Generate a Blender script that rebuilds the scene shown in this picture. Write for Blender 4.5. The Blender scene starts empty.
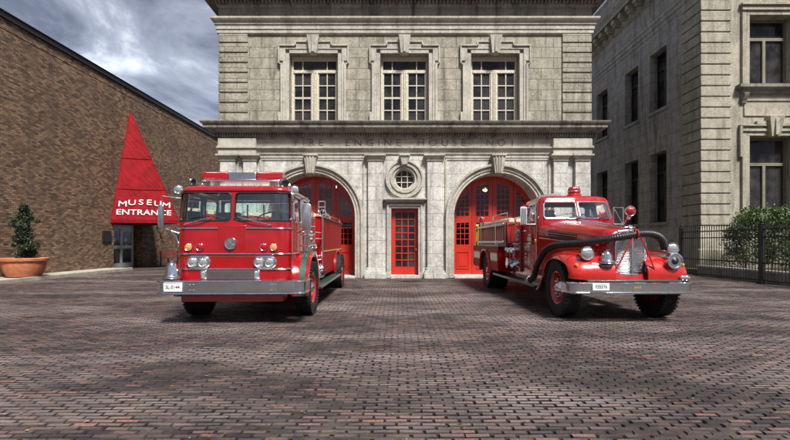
import bpy, bmesh, math, random
from mathutils import Vector, Matrix
random.seed(7)
PI = math.pi
R = math.radians
scene = bpy.context.scene
col = scene.collection
OFF = {}

# ---------------------------------------------------------------- mesh builder
class MB:
    def __init__(s):
        s.v = []; s.f = []
    def quad(s, a, b, c, d):
        n = len(s.v); s.v += [tuple(a), tuple(b), tuple(c), tuple(d)]; s.f.append((n, n+1, n+2, n+3))
    def face(s, pts):
        n = len(s.v); s.v += [tuple(p) for p in pts]; s.f.append(tuple(range(n, n+len(pts))))
    def box(s, x0, x1, y0, y1, z0, z1):
        if x0 > x1: x0, x1 = x1, x0
        if y0 > y1: y0, y1 = y1, y0
        if z0 > z1: z0, z1 = z1, z0
        n = len(s.v)
        s.v += [(x0,y0,z0),(x1,y0,z0),(x1,y1,z0),(x0,y1,z0),(x0,y0,z1),(x1,y0,z1),(x1,y1,z1),(x0,y1,z1)]
        for q in ((0,3,2,1),(4,5,6,7),(0,1,5,4),(1,2,6,5),(2,3,7,6),(3,0,4,7)):
            s.f.append(tuple(n+i for i in q))
        return s
    def obox(s, o, ax, ay, az):
        """box from origin corner o and 3 edge vectors"""
        o = Vector(o); ax = Vector(ax); ay = Vector(ay); az = Vector(az)
        n = len(s.v)
        for p in (o, o+ax, o+ax+ay, o+ay, o+az, o+ax+az, o+ax+ay+az, o+ay+az): s.v.append(tuple(p))
        for q in ((0,3,2,1),(4,5,6,7),(0,1,5,4),(1,2,6,5),(2,3,7,6),(3,0,4,7)):
            s.f.append(tuple(n+i for i in q))
        return s
    def rings(s, rings, closed=True, cap0=True, cap1=True):
        n0 = len(s.v); m = len(rings[0])
        for r in rings: s.v += [tuple(p) for p in r]
        k = m if closed else m-1
        for i in range(len(rings)-1):
            for j in range(k):
                a = n0+i*m+j; b = n0+i*m+(j+1) % m
                s.f.append((a, b, b+m, a+m))
        if cap0: s.f.append(tuple(n0+j for j in reversed(range(m))))
        if cap1: s.f.append(tuple(n0+(len(rings)-1)*m+j for j in range(m)))
        return s
    def tube(s, pts, r, n=8, cap=True):
        pts = [Vector(p) for p in pts]
        if not hasattr(r, '__len__'): r = [r]*len(pts)
        prev = None; rg = []
        for i, p in enumerate(pts):
            if i == 0: t = pts[1]-p
            elif i == len(pts)-1: t = p-pts[-2]
            else: t = (pts[i+1]-p).normalized()+(p-pts[i-1]).normalized()
            if t.length < 1e-9: t = Vector((0,0,1))
            t.normalize()
            if prev is None:
                u = t.orthogonal().normalized()
            else:
                u = prev - t*prev.dot(t)
                u = u.normalized() if u.length > 1e-6 else t.orthogonal().normalized()
            prev = u; w = t.cross(u)
            rg.append([p+(u*math.cos(2*PI*k/n)+w*math.sin(2*PI*k/n))*r[i] for k in range(n)])
        return s.rings(rg, True, cap, cap)
    def cyl(s, p0, p1, r0, r1=None, n=16, cap=True):
        return s.tube([p0, p1], [r0, r0 if r1 is None else r1], n, cap)
    def lathe(s, prof, o, axis, n=32, cap=True):
        """prof: list of (radius, height along axis)"""
        o = Vector(o); t = Vector(axis).normalized()
        u = t.orthogonal().normalized()
        if abs(t.z) > .9: u = Vector((1,0,0))
        elif abs(t.x) > .9: u = Vector((0,1,0))
        elif abs(t.y) > .9: u = Vector((1,0,0))
        w = t.cross(u)
        rg = [[o+t*h+(u*math.cos(2*PI*k/n)+w*math.sin(2*PI*k/n))*max(r, 1e-4) for k in range(n)] for r, h in prof]
        return s.rings(rg, True, cap, cap)
    def sphere(s, c, r, n=16, m=10, sc=(1,1,1)):
        rg = []
        for i in range(m+1):
            a = -PI/2+PI*i/m
            rg.append([(c[0]+sc[0]*r*max(math.cos(a),1e-4)*math.cos(2*PI*k/n), c[1]+sc[1]*r*max(math.cos(a),1e-4)*math.sin(2*PI*k/n), c[2]+sc[2]*r*math.sin(a)) for k in range(n)])
        return s.rings(rg)
    def prism(s, poly, axis, a, b):
        """poly in the two other axes (in xyz order), extruded along axis from a to b"""
        def mk(p, t):
            if axis == 'x': return (t, p[0], p[1])
            if axis == 'y': return (p[0], t, p[1])
            return (p[0], p[1], t)
        return s.rings([[mk(p, a) for p in poly], [mk(p, b) for p in poly]])
    def build(s, name, mat, parent=None, bevel=0, seg=2, sharp=35, off=None, flat=False, recalc=True):
        me = bpy.data.meshes.new(name)
        o = Vector((0,0,0))
        if parent is not None: o = OFF.get(parent.name, Vector((0,0,0)))
        if off is not None: o = Vector(off)
        me.from_pydata([(v[0]-o.x, v[1]-o.y, v[2]-o.z) for v in s.v], [], s.f)
        me.validate(); me.update()
        if recalc and not flat:
            bm = bmesh.new(); bm.from_mesh(me)
            bmesh.ops.recalc_face_normals(bm, faces=bm.faces)
            bm.to_mesh(me); bm.free()
        if not flat:
            for p in me.polygons: p.use_smooth = True
            me.set_sharp_from_angle(angle=R(sharp))
        if mat: me.materials.append(mat)
        ob = bpy.data.objects.new(name, me); col.objects.link(ob)
        if parent is not None: ob.parent = parent; OFF[ob.name] = o
        elif off is not None: ob.location = o; OFF[ob.name] = o
        if bevel:
            m = ob.modifiers.new('bevel', 'BEVEL'); m.width = bevel; m.segments = seg
            m.limit_method = 'ANGLE'; m.angle_limit = R(40); m.harden_normals = False
        return ob

def thing(name, label, cat, loc=(0,0,0), rz=0, group=None, local=False):
    o = bpy.data.objects.new(name, None); col.objects.link(o)
    o.empty_display_size = .3
    o.location = loc; o.rotation_euler = (0,0,rz)
    o['label'] = label; o['category'] = cat
    if group: o['group'] = group
    OFF[o.name] = Vector((0,0,0)) if local else Vector(loc)
    return o
def tag(o, label, cat, group=None, kind=None):
    if label: o['label'] = label
    if cat: o['category'] = cat
    if group: o['group'] = group
    if kind: o['kind'] = kind
    return o
def struct(o):
    o['kind'] = 'structure'; return o

def text_obj(name, body, size, origin, right, up, mat, parent, extrude=.004, offset=0, align='CENTER', xs=1, space=1):
    cu = bpy.data.curves.new('txt', 'FONT'); cu.body = body; cu.size = size
    cu.align_x = align; cu.align_y = 'CENTER'; cu.extrude = extrude; cu.offset = offset; cu.space_character = space
    cu.resolution_u = 3
    t = bpy.data.objects.new('txt', cu); col.objects.link(t)
    dg = bpy.context.evaluated_depsgraph_get()
    me = bpy.data.meshes.new_from_object(t.evaluated_get(dg))
    bpy.data.objects.remove(t)
    r = Vector(right).normalized(); u = Vector(up).normalized(); n = r.cross(u)
    o = Vector(origin) - OFF.get(parent.name, Vector((0,0,0)))
    for v in me.vertices:
        c = v.co.copy(); v.co = o + r*c.x*xs + u*c.y + n*c.z
    me.materials.clear(); me.materials.append(mat)
    ob = bpy.data.objects.new(name, me); col.objects.link(ob); ob.parent = parent
    return ob

# ---------------------------------------------------------------- shell with holes
class Hole:
    def __init__(s, s0, s1, z0, z1, r=0, top=None, circle=False):
        s.s0, s.s1, s.z0, s.z1, s.r, s.top, s.circle = s0, s1, z0, z1, r, top, circle
    def cuts(s):
        L = [s.s0, s.s1]
        if s.top or s.circle:
            n = 28
            for i in range(n+1): L.append(s.s0+(s.s1-s.s0)*(1-math.cos(PI*i/n))/2)
        elif s.r:
            for i in range(6):
                d = s.r*(1-math.cos(PI/2*i/5)); L += [s.s0+d, s.s1-d]
        return L
    def _c(s, x):
        if not s.r: return 0
        d = min(x-s.s0, s.s1-x)
        if d >= s.r: return 0
        d = max(d, 0)
        return s.r-math.sqrt(max(0, s.r**2-(s.r-d)**2))
    def zb(s, x):
        if s.circle:
            c = (s.s0+s.s1)/2; R_ = (s.s1-s.s0)/2; return (s.z0+s.z1)/2-math.sqrt(max(0, R_*R_-(x-c)**2))
        return s.z0+s._c(x) if s.z0 > -50 and not s.top else s.z0
    def zt(s, x):
        if s.circle:
            c = (s.s0+s.s1)/2; R_ = (s.s1-s.s0)/2; return (s.z0+s.z1)/2+math.sqrt(max(0, R_*R_-(x-c)**2))
        if s.top: return s.top(x)
        return s.z1-s._c(x)

def shell(mb, f, s0, s1, z0, z1, holes=(), thick=.1, ds=None, nz=1, zlev=None, reveal=True):
    """outer surface f(s,z,d) where d is depth inwards; z0/z1 numbers or functions of s"""
    fz0 = z0 if callable(z0) else (lambda s, v=z0: v)
    fz1 = z1 if callable(z1) else (lambda s, v=z1: v)
    cuts = {round(s0,5), round(s1,5)}
    if ds:
        n = max(1, int(math.ceil((s1-s0)/ds)))
        for i in range(n+1): cuts.add(round(s0+(s1-s0)*i/n,5))
    for h in holes:
        for c in h.cuts():
            if s0 <= c <= s1: cuts.add(round(c,5))
    cuts = sorted(cuts)
    cc = [cuts[0]]
    for c in cuts[1:]:
        if c-cc[-1] > 1e-4: cc.append(c)
    for a, b in zip(cc[:-1], cc[1:]):
        m = (a+b)/2
        hs = sorted([h for h in holes if h.s0 < m < h.s1], key=lambda h: h.zb(m))
        lo = [fz0(a)]; lb = [fz0(b)]
        for h in hs:
            lo += [h.zb(a), h.zt(a)]; lb += [h.zb(b), h.zt(b)]
        lo.append(fz1(a)); lb.append(fz1(b))
        for i in range(0, len(lo), 2):
            za0, za1, zb0, zb1 = lo[i], lo[i+1], lb[i], lb[i+1]
            if za1-za0 < 1e-4 and zb1-zb0 < 1e-4: continue
            k = nz
            for j in range(k):
                t0 = j/k; t1 = (j+1)/k
                mb.quad(f(a, za0+(za1-za0)*t0, 0), f(b, zb0+(zb1-zb0)*t0, 0), f(b, zb0+(zb1-zb0)*t1, 0), f(a, za0+(za1-za0)*t1, 0))
        if reveal:
            for h in hs:
                if h.zb(m) > fz0(m)+1e-3:
                    mb.quad(f(a,h.zb(a),0), f(b,h.zb(b),0), f(b,h.zb(b),thick), f(a,h.zb(a),thick))
                if h.zt(m) < fz1(m)-1e-3:
                    mb.quad(f(a,h.zt(a),0), f(a,h.zt(a),thick), f(b,h.zt(b),thick), f(b,h.zt(b),0))
    if reveal:
        for h in holes:
            for s_ in (h.s0, h.s1):
                zl = max(h.zb(s_), fz0(s_))
                if h.zt(s_)-zl > 1e-3:
                    mb.quad(f(s_,zl,0), f(s_,h.zt(s_),0), f(s_,h.zt(s_),thick), f(s_,zl,thick))

def hole_fill(mb, f, h, d, ds=.1, nz=1, grow=0):
    """a sheet filling hole h at depth d"""
    cuts = sorted(set(round(c,5) for c in h.cuts()))
    n = max(1, int((h.s1-h.s0)/ds))
    cuts = sorted(set(cuts) | set(round(h.s0+(h.s1-h.s0)*i/n,5) for i in range(n+1)))
    for a, b in zip(cuts[:-1], cuts[1:]):
        if b-a < 1e-4: continue
        for j in range(nz):
            t0, t1 = j/nz, (j+1)/nz
            L = lambda s, t: h.zb(s)+(h.zt(s)-h.zb(s))*t
            mb.quad(f(a,L(a,t0),d), f(b,L(b,t0),d), f(b,L(b,t1),d), f(a,L(a,t1),d))

def weld(mb, eps=4):
    """merge identical vertices so smooth shading works"""
    mp = {}; nv = []; idx = []
    for v in mb.v:
        k = (round(v[0],eps), round(v[1],eps), round(v[2],eps))
        if k not in mp: mp[k] = len(nv); nv.append(v)
        idx.append(mp[k])
    nf = []
    for f in mb.f:
        g = []
        for i in f:
            j = idx[i]
            if not g or g[-1] != j: g.append(j)
        if len(g) > 1 and g[0] == g[-1]: g.pop()
        if len(set(g)) == len(g) and len(g) > 2: nf.append(tuple(g))
    mb.v = nv; mb.f = nf
    return mb

def plan_loft(mb, prof, x0, x1, y0, y1, cap=True):
    """profile of (projection, z) swept round a rectangular plan"""
    rg = []
    for p, z in prof:
        rg.append([(x0-p,y0-p,z),(x1+p,y0-p,z),(x1+p,y1+p,z),(x0-p,y1+p,z)])
    mb.rings(rg, True, cap, cap)

# ---------------------------------------------------------------- materials
def nodes(name):
    m = bpy.data.materials.new(name); m.use_nodes = True
    nt = m.node_tree; b = nt.nodes['Principled BSDF']
    return m, nt, b
def N(nt, t, **kw):
    n = nt.nodes.new(t)
    for k, v in kw.items():
        if k.startswith('i_'):
            key = k[2:].replace('_', ' ')
            n.inputs[key].default_value = v
        else: setattr(n, k, v)
    return n
def mixc(nt, fac, a, b, mode='MIX'):
    n = nt.nodes.new('ShaderNodeMix'); n.data_type = 'RGBA'; n.blend_type = mode
    for sock, val in ((n.inputs[0], fac), (n.inputs[6], a), (n.inputs[7], b)):
        if isinstance(val, bpy.types.NodeSocket): nt.links.new(val, sock)
        elif isinstance(val, (int, float)): sock.default_value = val
        else: sock.default_value = (*val, 1) if len(val) == 3 else val
    return n.outputs[2]
def ramp(nt, src, stops, interp='LINEAR'):
    n = nt.nodes.new('ShaderNodeValToRGB'); n.color_ramp.interpolation = interp
    e = n.color_ramp.elements
    while len(e) < len(stops): e.new(.5)
    for i, (p, c) in enumerate(stops):
        e[i].position = p; e[i].color = (*c, 1) if hasattr(c, '__len__') else (c, c, c, 1)
    nt.links.new(src, n.inputs[0]); return n.outputs[0]
def math_n(nt, op, a, b=None, c=None):
    n = nt.nodes.new('ShaderNodeMath'); n.operation = op
    for i, v in enumerate((a, b, c)):
        if v is None: continue
        if isinstance(v, bpy.types.NodeSocket): nt.links.new(v, n.inputs[i])
        else: n.inputs[i].default_value = v
    return n.outputs[0]
def noise(nt, vec, scale, detail=4, rough=.55, dist=0, out=0):
    n = nt.nodes.new('ShaderNodeTexNoise'); n.inputs['Scale'].default_value = scale
    n.inputs['Detail'].default_value = detail; n.inputs['Roughness'].default_value = rough
    n.inputs['Distortion'].default_value = dist
    if vec is not None: nt.links.new(vec, n.inputs['Vector'])
    return n.outputs[out]
def world_pos(nt):
    return nt.nodes.new('ShaderNodeNewGeometry').outputs['Position']
def obj_pos(nt):
    return nt.nodes.new('ShaderNodeTexCoord').outputs['Object']
def scaled(nt, vec, sc):
    n = nt.nodes.new('ShaderNodeMapping'); n.inputs['Scale'].default_value = sc
    nt.links.new(vec, n.inputs['Vector']); return n.outputs[0]
def bump(nt, b, height, strength=.3, dist=.02, prev=None):
    n = nt.nodes.new('ShaderNodeBump'); n.inputs['Strength'].default_value = strength; n.inputs['Distance'].default_value = dist
    nt.links.new(height, n.inputs['Height'])
    if prev is not None: nt.links.new(prev, n.inputs['Normal'])
    if b is not None: nt.links.new(n.outputs[0], b.inputs['Normal'])
    return n.outputs[0]
def wall_uv(nt):
    """(u, z) where u is x on walls facing y, and y on walls facing x"""
    g = nt.nodes.new('ShaderNodeNewGeometry')
    sp = nt.nodes.new('ShaderNodeSeparateXYZ'); nt.links.new(g.outputs['Position'], sp.inputs[0])
    sn = nt.nodes.new('ShaderNodeSeparateXYZ'); nt.links.new(g.outputs['True Normal'], sn.inputs[0])
    a = math_n(nt, 'ABSOLUTE', sn.outputs[0]); k = math_n(nt, 'GREATER_THAN', a, .7)
    m = nt.nodes.new('ShaderNodeMix'); m.data_type = 'FLOAT'
    nt.links.new(k, m.inputs[0]); nt.links.new(sp.outputs[0], m.inputs[2]); nt.links.new(sp.outputs[1], m.inputs[3])
    c = nt.nodes.new('ShaderNodeCombineXYZ'); nt.links.new(m.outputs[0], c.inputs[0]); nt.links.new(sp.outputs[2], c.inputs[1])
    return c.outputs[0]

def simple(name, color, rough=.5, metal=0, coat=0, spec=.5, var=.15, vs=6, bumps=0, bs=40):
    m, nt, b = nodes(name)
    p = obj_pos(nt)
    c = mixc(nt, ramp(nt, noise(nt, p, vs), [(.3, 0.), (.7, 1.)]), tuple(x*(1-var) for x in color), tuple(min(1, x*(1+var)) for x in color))
    nt.links.new(c, b.inputs['Base Color'])
    r = math_n(nt, 'MULTIPLY_ADD', noise(nt, p, vs*3), rough*.5, rough*.75)
    nt.links.new(r, b.inputs['Roughness'])
    b.inputs['Metallic'].default_value = metal; b.inputs['Coat Weight'].default_value = coat
    b.inputs['Coat Roughness'].default_value = .03; b.inputs['Specular IOR Level'].default_value = spec
    if bumps: bump(nt, b, noise(nt, p, bs), bumps, .01)
    return m

def stone_mat(name, c1, c2, block=(.95,.42), mort=.012, stain=.6, dark=(.06,.055,.05), moff=(0,0), mortar=.45):
    m, nt, b = nodes(name)
    uv = wall_uv(nt)
    mp = nt.nodes.new('ShaderNodeMapping'); mp.inputs['Location'].default_value = (moff[0], moff[1], 0); nt.links.new(uv, mp.inputs[0])
    br = nt.nodes.new('ShaderNodeTexBrick'); nt.links.new(mp.outputs[0], br.inputs['Vector'])
    br.inputs['Scale'].default_value = 1; br.inputs['Brick Width'].default_value = block[0]; br.inputs['Row Height'].default_value = block[1]
    br.inputs['Mortar Size'].default_value = mort; br.inputs['Mortar Smooth'].default_value = .3
    br.inputs['Color1'].default_value = (0,0,0,1); br.inputs['Color2'].default_value = (1,1,1,1); br.inputs['Mortar'].default_value = (.5,.5,.5,1)
    P = world_pos(nt)
    base = mixc(nt, ramp(nt, br.outputs[0], [(0, 0.), (1, 1.)]), c1, c2)
    n1 = noise(nt, P, 2.2, 6, .65)
    base = mixc(nt, ramp(nt, n1, [(.38, .0), (.62, .8)]), base, tuple(x*.62 for x in c1))
    n2 = noise(nt, P, 14, 8, .75)
    base = mixc(nt, ramp(nt, n2, [(.42, 0.), (.75, .7)]), base, tuple(min(1,x*1.35) for x in c2))
    fine = noise(nt, P, 42, 6, .8)
    base = mixc(nt, ramp(nt, fine, [(.48, 0.), (.66, .7)]), base, tuple(x*.38 for x in c1))
    # each block weathers differently
    base = mixc(nt, ramp(nt, br.outputs[0], [(.0, .0), (.35, .0), (.9, .35)]), base, tuple(x*.7 for x in c1))
    blot = noise(nt, P, 5.5, 8, .8, 1.2)
    base = mixc(nt, ramp(nt, blot, [(.55, 0.), (.68, .6)]), base, dark)
    # rain streaks: noise stretched vertically
    st = noise(nt, scaled(nt, P, (2.6, 2.6, .28)), 1.0, 6, .62, .6)
    base = mixc(nt, ramp(nt, st, [(.5, 0.), (.72, stain)]), base, dark)
    mo = math_n(nt, 'MULTIPLY', br.outputs['Fac'], mortar)
    base = mixc(nt, mo, base, dark)
    nt.links.new(base, b.inputs['Base Color'])
    b.inputs['Roughness'].default_value = .85; b.inputs['Specular IOR Level'].default_value = .25
    h = math_n(nt, 'SUBTRACT', noise(nt, P, 30, 7, .7), math_n(nt, 'MULTIPLY', br.outputs['Fac'], 1.2))
    bump(nt, b, h, .55, .012)
    return m

def brick_mat(name, cols, mortar=(.045,.038,.03), bw=.21, rh=.075):
    m, nt, b = nodes(name)
    uv = wall_uv(nt)
    def bt(c1, c2, mo):
        br = nt.nodes.new('ShaderNodeTexBrick'); nt.links.new(uv, br.inputs['Vector'])
        br.inputs['Scale'].default_value = 1; br.inputs['Brick Width'].default_value = bw; br.inputs['Row Height'].default_value = rh
        br.inputs['Mortar Size'].default_value = .007; br.inputs['Mortar Smooth'].default_value = .2; br.inputs['Bias'].default_value = 0
        br.inputs['Color1'].default_value = (*c1,1); br.inputs['Color2'].default_value = (*c2,1); br.inputs['Mortar'].default_value = (*mo,1)
        return br
    br = bt((0,0,0),(1,1,1),(.5,.5,.5))
    base = ramp(nt, br.outputs[0], [(0, cols[0]), (.3, cols[1]), (.55, cols[2]), (.8, cols[3]), (1, cols[4])])
    P = world_pos(nt)
    base = mixc(nt, ramp(nt, noise(nt, P, .55, 6, .6), [(.42, 0.), (.70, .5)]), base, (.06,.040,.028))
    base = mixc(nt, ramp(nt, noise(nt, scaled(nt, P, (1.6,1.6,.16)), 1.0, 6, .6, .5), [(.52, 0.), (.72, .55)]), base, (.05,.038,.03))
    base = mixc(nt, ramp(nt, noise(nt, P, 7, 8, .8), [(.45, 0.), (.75, .5)]), base, (.28,.19,.12))
    base = mixc(nt, br.outputs['Fac'], base, mortar)
    nt.links.new(base, b.inputs['Base Color']); b.inputs['Roughness'].default_value = .85
    h = math_n(nt, 'SUBTRACT', math_n(nt, 'MULTIPLY', noise(nt, P, 40, 5, .7), .5), br.outputs['Fac'])
    bump(nt, b, h, .6, .012)
    return m

M = {}
M['stone_low'] = stone_mat('pale_limestone', (.46,.445,.41), (.72,.70,.66), (1.1,.52), .010, .6, (.09,.085,.075), (.3,.1), .6)
M['stone_up'] = stone_mat('tan_limestone', (.25,.23,.185), (.50,.465,.38), (.95,.415), .012, .7, (.07,.065,.055), (.1,.12), .8)
M['stone_trim'] = stone_mat('trim_limestone', (.44,.415,.36), (.56,.53,.46), (2.3,3.0), .006, .5, (.09,.08,.07), (.2,.5), .25)
M['stone_dark'] = stone_mat('weathered_limestone', (.22,.20,.17), (.34,.31,.27), (1.5,5.0), .008, .95, (.035,.032,.028), (.2,.5), .4)
M['stone_side'] = stone_mat('grey_limestone', (.33,.305,.27), (.47,.44,.39), (1.2,.55), .012, .75, (.06,.055,.05), (.1,.2), .65)
M['stone_front'] = stone_mat('warm_limestone', (.36,.33,.265), (.46,.425,.34), (3.2,6), .008, .6, (.07,.065,.05), (.1,.2), .3)
M['brick'] = brick_mat('brown_brick', [(.06,.032,.02),(.17,.088,.05),(.26,.145,.082),(.36,.23,.14),(.11,.058,.034)])

def paint(name, c, rough=.2, mottle=.55):
    m, nt, b = nodes(name); p = obj_pos(nt)
    n1 = noise(nt, p, 3, 6, .6)
    base = mixc(nt, ramp(nt, n1, [(.35, 0.), (.75, mottle)]), c, tuple(x*.45 for x in c))  # random darker tone in the base colour imitates HDR-like reflection contrast
    nt.links.new(base, b.inputs['Base Color'])
    nt.links.new(math_n(nt, 'MULTIPLY_ADD', noise(nt, p, 9, 6), .25, rough-.08), b.inputs['Roughness'])
    b.inputs['Coat Weight'].default_value = 1; b.inputs['Coat Roughness'].default_value = .04
    bump(nt, b, noise(nt, p, 2.5, 2), .06, .02)
    return m
M['red'] = paint('engine_red_paint', (.33,.002,.004))
M['red2'] = paint('bright_red_paint', (.46,.012,.006))
M['redbody'] = paint('body_side_red', (.33,.003,.004), .5, .3)
_b = M['redbody'].node_tree.nodes['Principled BSDF']; _b.inputs['Coat Weight'].default_value = 0; _b.inputs['Specular IOR Level'].default_value = .12
M['redframe'] = paint('chassis_red', (.30,.008,.008), .4, .5)
M['green'] = simple('dark_green_tread', (.012,.055,.045), .45, coat=.3, bumps=.3, bs=60)
def chrome_mat(name, c=(.78,.79,.82), rough=.09):
    m, nt, b = nodes(name); p = obj_pos(nt)
    nt.links.new(mixc(nt, ramp(nt, noise(nt, p, 12, 6, .7), [(.5, 0.), (.8, .5)]), c, tuple(x*.45 for x in c)), b.inputs['Base Color'])
    nt.links.new(math_n(nt, 'MULTIPLY_ADD', noise(nt, p, 25, 6), .22, rough-.04), b.inputs['Roughness'])
    b.inputs['Metallic'].default_value = 1
    bump(nt, b, noise(nt, p, 6, 3), .08, .02)
    return m
M['chrome'] = chrome_mat('chrome')
M['steel'] = chrome_mat('brushed_steel', (.50,.50,.52), .3)
def plate_mat():
    m, nt, b = nodes('tread_plate'); p = obj_pos(nt)
    w = nt.nodes.new('ShaderNodeTexWave'); w.inputs['Scale'].default_value = 22; w.bands_direction = 'DIAGONAL'; nt.links.new(p, w.inputs[0])
    b.inputs['Metallic'].default_value = 1; b.inputs['Base Color'].default_value = (.38,.36,.36,1)
    nt.links.new(math_n(nt, 'MULTIPLY_ADD', noise(nt, p, 8), .35, .22), b.inputs['Roughness'])
    bump(nt, b, w.outputs['Fac'], .35, .004)
    return m
M['tread_plate'] = plate_mat()
M['rubber'] = simple('tyre_rubber', (.018,.017,.017), .75, spec=.3, var=.35, vs=9, bumps=.3, bs=70)
M['hose'] = simple('black_hose_rubber', (.014,.014,.016), .42, spec=.5, bumps=.2)
M['black'] = simple('black_iron', (.012,.012,.013), .4, bumps=.15, bs=90)
M['seat'] = simple('dark_seat_vinyl', (.02,.018,.018), .5)
M['gold'] = simple('gold_leaf', (.75,.5,.12), .35, .6)
M['white'] = simple('white_enamel', (.78,.78,.76), .4)
M['cream'] = simple('cream_window_paint', (.50,.46,.37), .6, var=.35, vs=20)
M['ladder'] = simple('dark_ladder_wood', (.12,.035,.022), .45, coat=.3)
M['yellow'] = simple('yellow_paint', (.8,.52,.03), .4, coat=.4)
M['hosewhite'] = simple('canvas_hose', (.62,.52,.36), .85, bumps=.4)
M['door_red'] = paint('door_red_paint', (.47,.020,.009), .38, .35)
M['door_red'].node_tree.nodes['Principled BSDF'].inputs['Coat Weight'].default_value = .35
M['terracotta'] = simple('terracotta', (.42,.14,.065), .7, var=.25, vs=8, bumps=.2)
M['alu'] = simple('aged_aluminium', (.48,.49,.47), .45, .6)
M['greydark'] = simple('dark_bronze_metal', (.035,.03,.027), .5, .4)
M['plaque'] = simple('dark_plaque', (.03,.028,.025), .4, .5)
M['concrete'] = simple('pale_concrete', (.36,.33,.27), .9, var=.25, vs=3, bumps=.3)
M['soil'] = simple('garden_soil', (.14,.10,.055), .95, var=.4, vs=5, bumps=.6)
M['bark'] = simple('bark', (.07,.05,.035), .9, bumps=.6)
M['letter'] = simple('incised_letter_grime', (.12,.105,.09), .9, var=.5, vs=3)
M['plate_text'] = simple('plate_black', (.02,.02,.05), .5)
M['dial'] = simple('dial_white', (.7,.7,.66), .3)

def glass_mat(name, tint=(.75,.9,.88), ior=1.5, rough=0.0, refl=.03):
    m = bpy.data.materials.new(name); m.use_nodes = True; nt = m.node_tree; nt.nodes.clear()
    o = N(nt, 'ShaderNodeOutputMaterial'); mx = N(nt, 'ShaderNodeMixShader'); fr = N(nt, 'ShaderNodeFresnel'); fr.inputs[0].default_value = ior
    t = N(nt, 'ShaderNodeBsdfTransparent'); t.inputs[0].default_value = (*tint,1)
    g = N(nt, 'ShaderNodeBsdfGlossy'); g.inputs['Roughness'].default_value = rough; g.inputs['Color'].default_value = (1,1,1,1)
    nt.links.new(math_n(nt, 'MULTIPLY_ADD', fr.outputs[0], 1.3, refl), mx.inputs[0]); nt.links.new(t.outputs[0], mx.inputs[1]); nt.links.new(g.outputs[0], mx.inputs[2]); nt.links.new(mx.outputs[0], o.inputs[0])
    return m
M['glass'] = glass_mat('windscreen_glass', (.66,.95,.88), refl=.13); M['glass2'] = glass_mat('clear_windscreen_glass', (.86,.92,.97))
M['bayglass'] = glass_mat('bay_door_glass', (.35,.36,.36))
def dark_glass():
    m, nt, b = nodes('dark_window_glass'); P = world_pos(nt)
    nt.links.new(mixc(nt, ramp(nt, noise(nt, P, 1.3, 3), [(.4,0.),(.6,1.)]), (.012,.011,.012), (.045,.04,.04)), b.inputs['Base Color'])
    b.inputs['Roughness'].default_value = .05; b.inputs['Specular IOR Level'].default_value = .3
    bump(nt, b, noise(nt, P, 1.6, 2), .10, .05)
    return m
M['winglass'] = dark_glass()
def lens(name, c, em=0):
    m, nt, b = nodes(name)
    b.inputs['Base Color'].default_value = (*c,1); b.inputs['Roughness'].default_value = .08; b.inputs['Coat Weight'].default_value = 1
    w = N(nt, 'ShaderNodeTexWave'); w.inputs['Scale'].default_value = 20; nt.links.new(obj_pos(nt), w.inputs[0])
    bump(nt, b, w.outputs['Fac'], .4, .01)
    return m
M['redlens'] = lens('red_lens', (.32,.004,.008))
M['amber'] = lens('amber_lens', (.75,.28,.08))
M['headlens'] = lens('headlamp_glass', (.62,.64,.66)); M['headlens'].node_tree.nodes['Principled BSDF'].inputs['Metallic'].default_value = .75

def leaf_mat(name, c1, c2):
    m, nt, b = nodes(name)
    a = N(nt, 'ShaderNodeAttribute'); a.attribute_name = 'rnd'
    nt.links.new(ramp(nt, a.outputs['Fac'], [(0, c1), (.6, tuple((x+y)/2 for x, y in zip(c1, c2))), (1, c2)]), b.inputs['Base Color'])
    b.inputs['Roughness'].default_value = .45
    return m
M['leaf_hedge'] = leaf_mat('hedge_leaf', (.012,.032,.008), (.11,.17,.03))
M['leaf_dark'] = leaf_mat('dark_shrub_leaf', (.012,.022,.010), (.045,.065,.025))

def rnd_attr(me, vals):
    at = me.attributes.new('rnd', 'FLOAT', 'FACE'); at.data.foreach_set('value', vals)

# ---------------------------------------------------------------- camera
F = 440.0; VX = 398.0; HY = 242.0; CH = 1.4
cam = bpy.data.cameras.new('camera'); cob = bpy.data.objects.new('camera', cam); col.objects.link(cob)
cob.location = (0, 0, CH); cob.rotation_euler = (R(90), 0, 0)
cam.sensor_width = 36; cam.lens = 36*F/790
cam.shift_x = (395-VX)/790; cam.shift_y = (HY-220)/790
cam.clip_start = .05; cam.clip_end = 3000
scene.camera = cob

# ---------------------------------------------------------------- light
SUN_EL, SUN_AZ = 53, 154      # azimuth clockwise from +Y: 158 = behind the camera, a little to the right
w = bpy.data.worlds.new('World'); scene.world = w; w.use_nodes = True
nt = w.node_tree; bg = nt.nodes['Background']
sky = N(nt, 'ShaderNodeTexSky'); sky.sky_type = 'NISHITA'; sky.sun_disc = False
sky.sun_elevation = R(SUN_EL); sky.sun_rotation = R(SUN_AZ); sky.air_density = 1.2; sky.dust_density = 1.5
tc = N(nt, 'ShaderNodeTexCoord')
mp = N(nt, 'ShaderNodeMapping'); mp.inputs['Scale'].default_value = (1.0, 1.0, 2.4); mp.inputs['Location'].default_value = (.35, .2, .1); nt.links.new(tc.outputs['Generated'], mp.inputs[0])
n1 = noise(nt, mp.outputs[0], 1.9, 7, .52, .35)
mask = ramp(nt, n1, [(.28, .35), (.42, 1.)])
n2 = noise(nt, mp.outputs[0], 3.1, 8, .6, .5)
sx = N(nt, 'ShaderNodeSeparateXYZ'); nt.links.new(tc.outputs['Generated'], sx.inputs[0])
cloud = ramp(nt, n2, [(.30, (.62,.74,1.05)), (.44, (1.15,1.35,1.85)), (.58, (2.5,2.8,3.5)), (.72, (6.4,6.9,7.6))])
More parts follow.
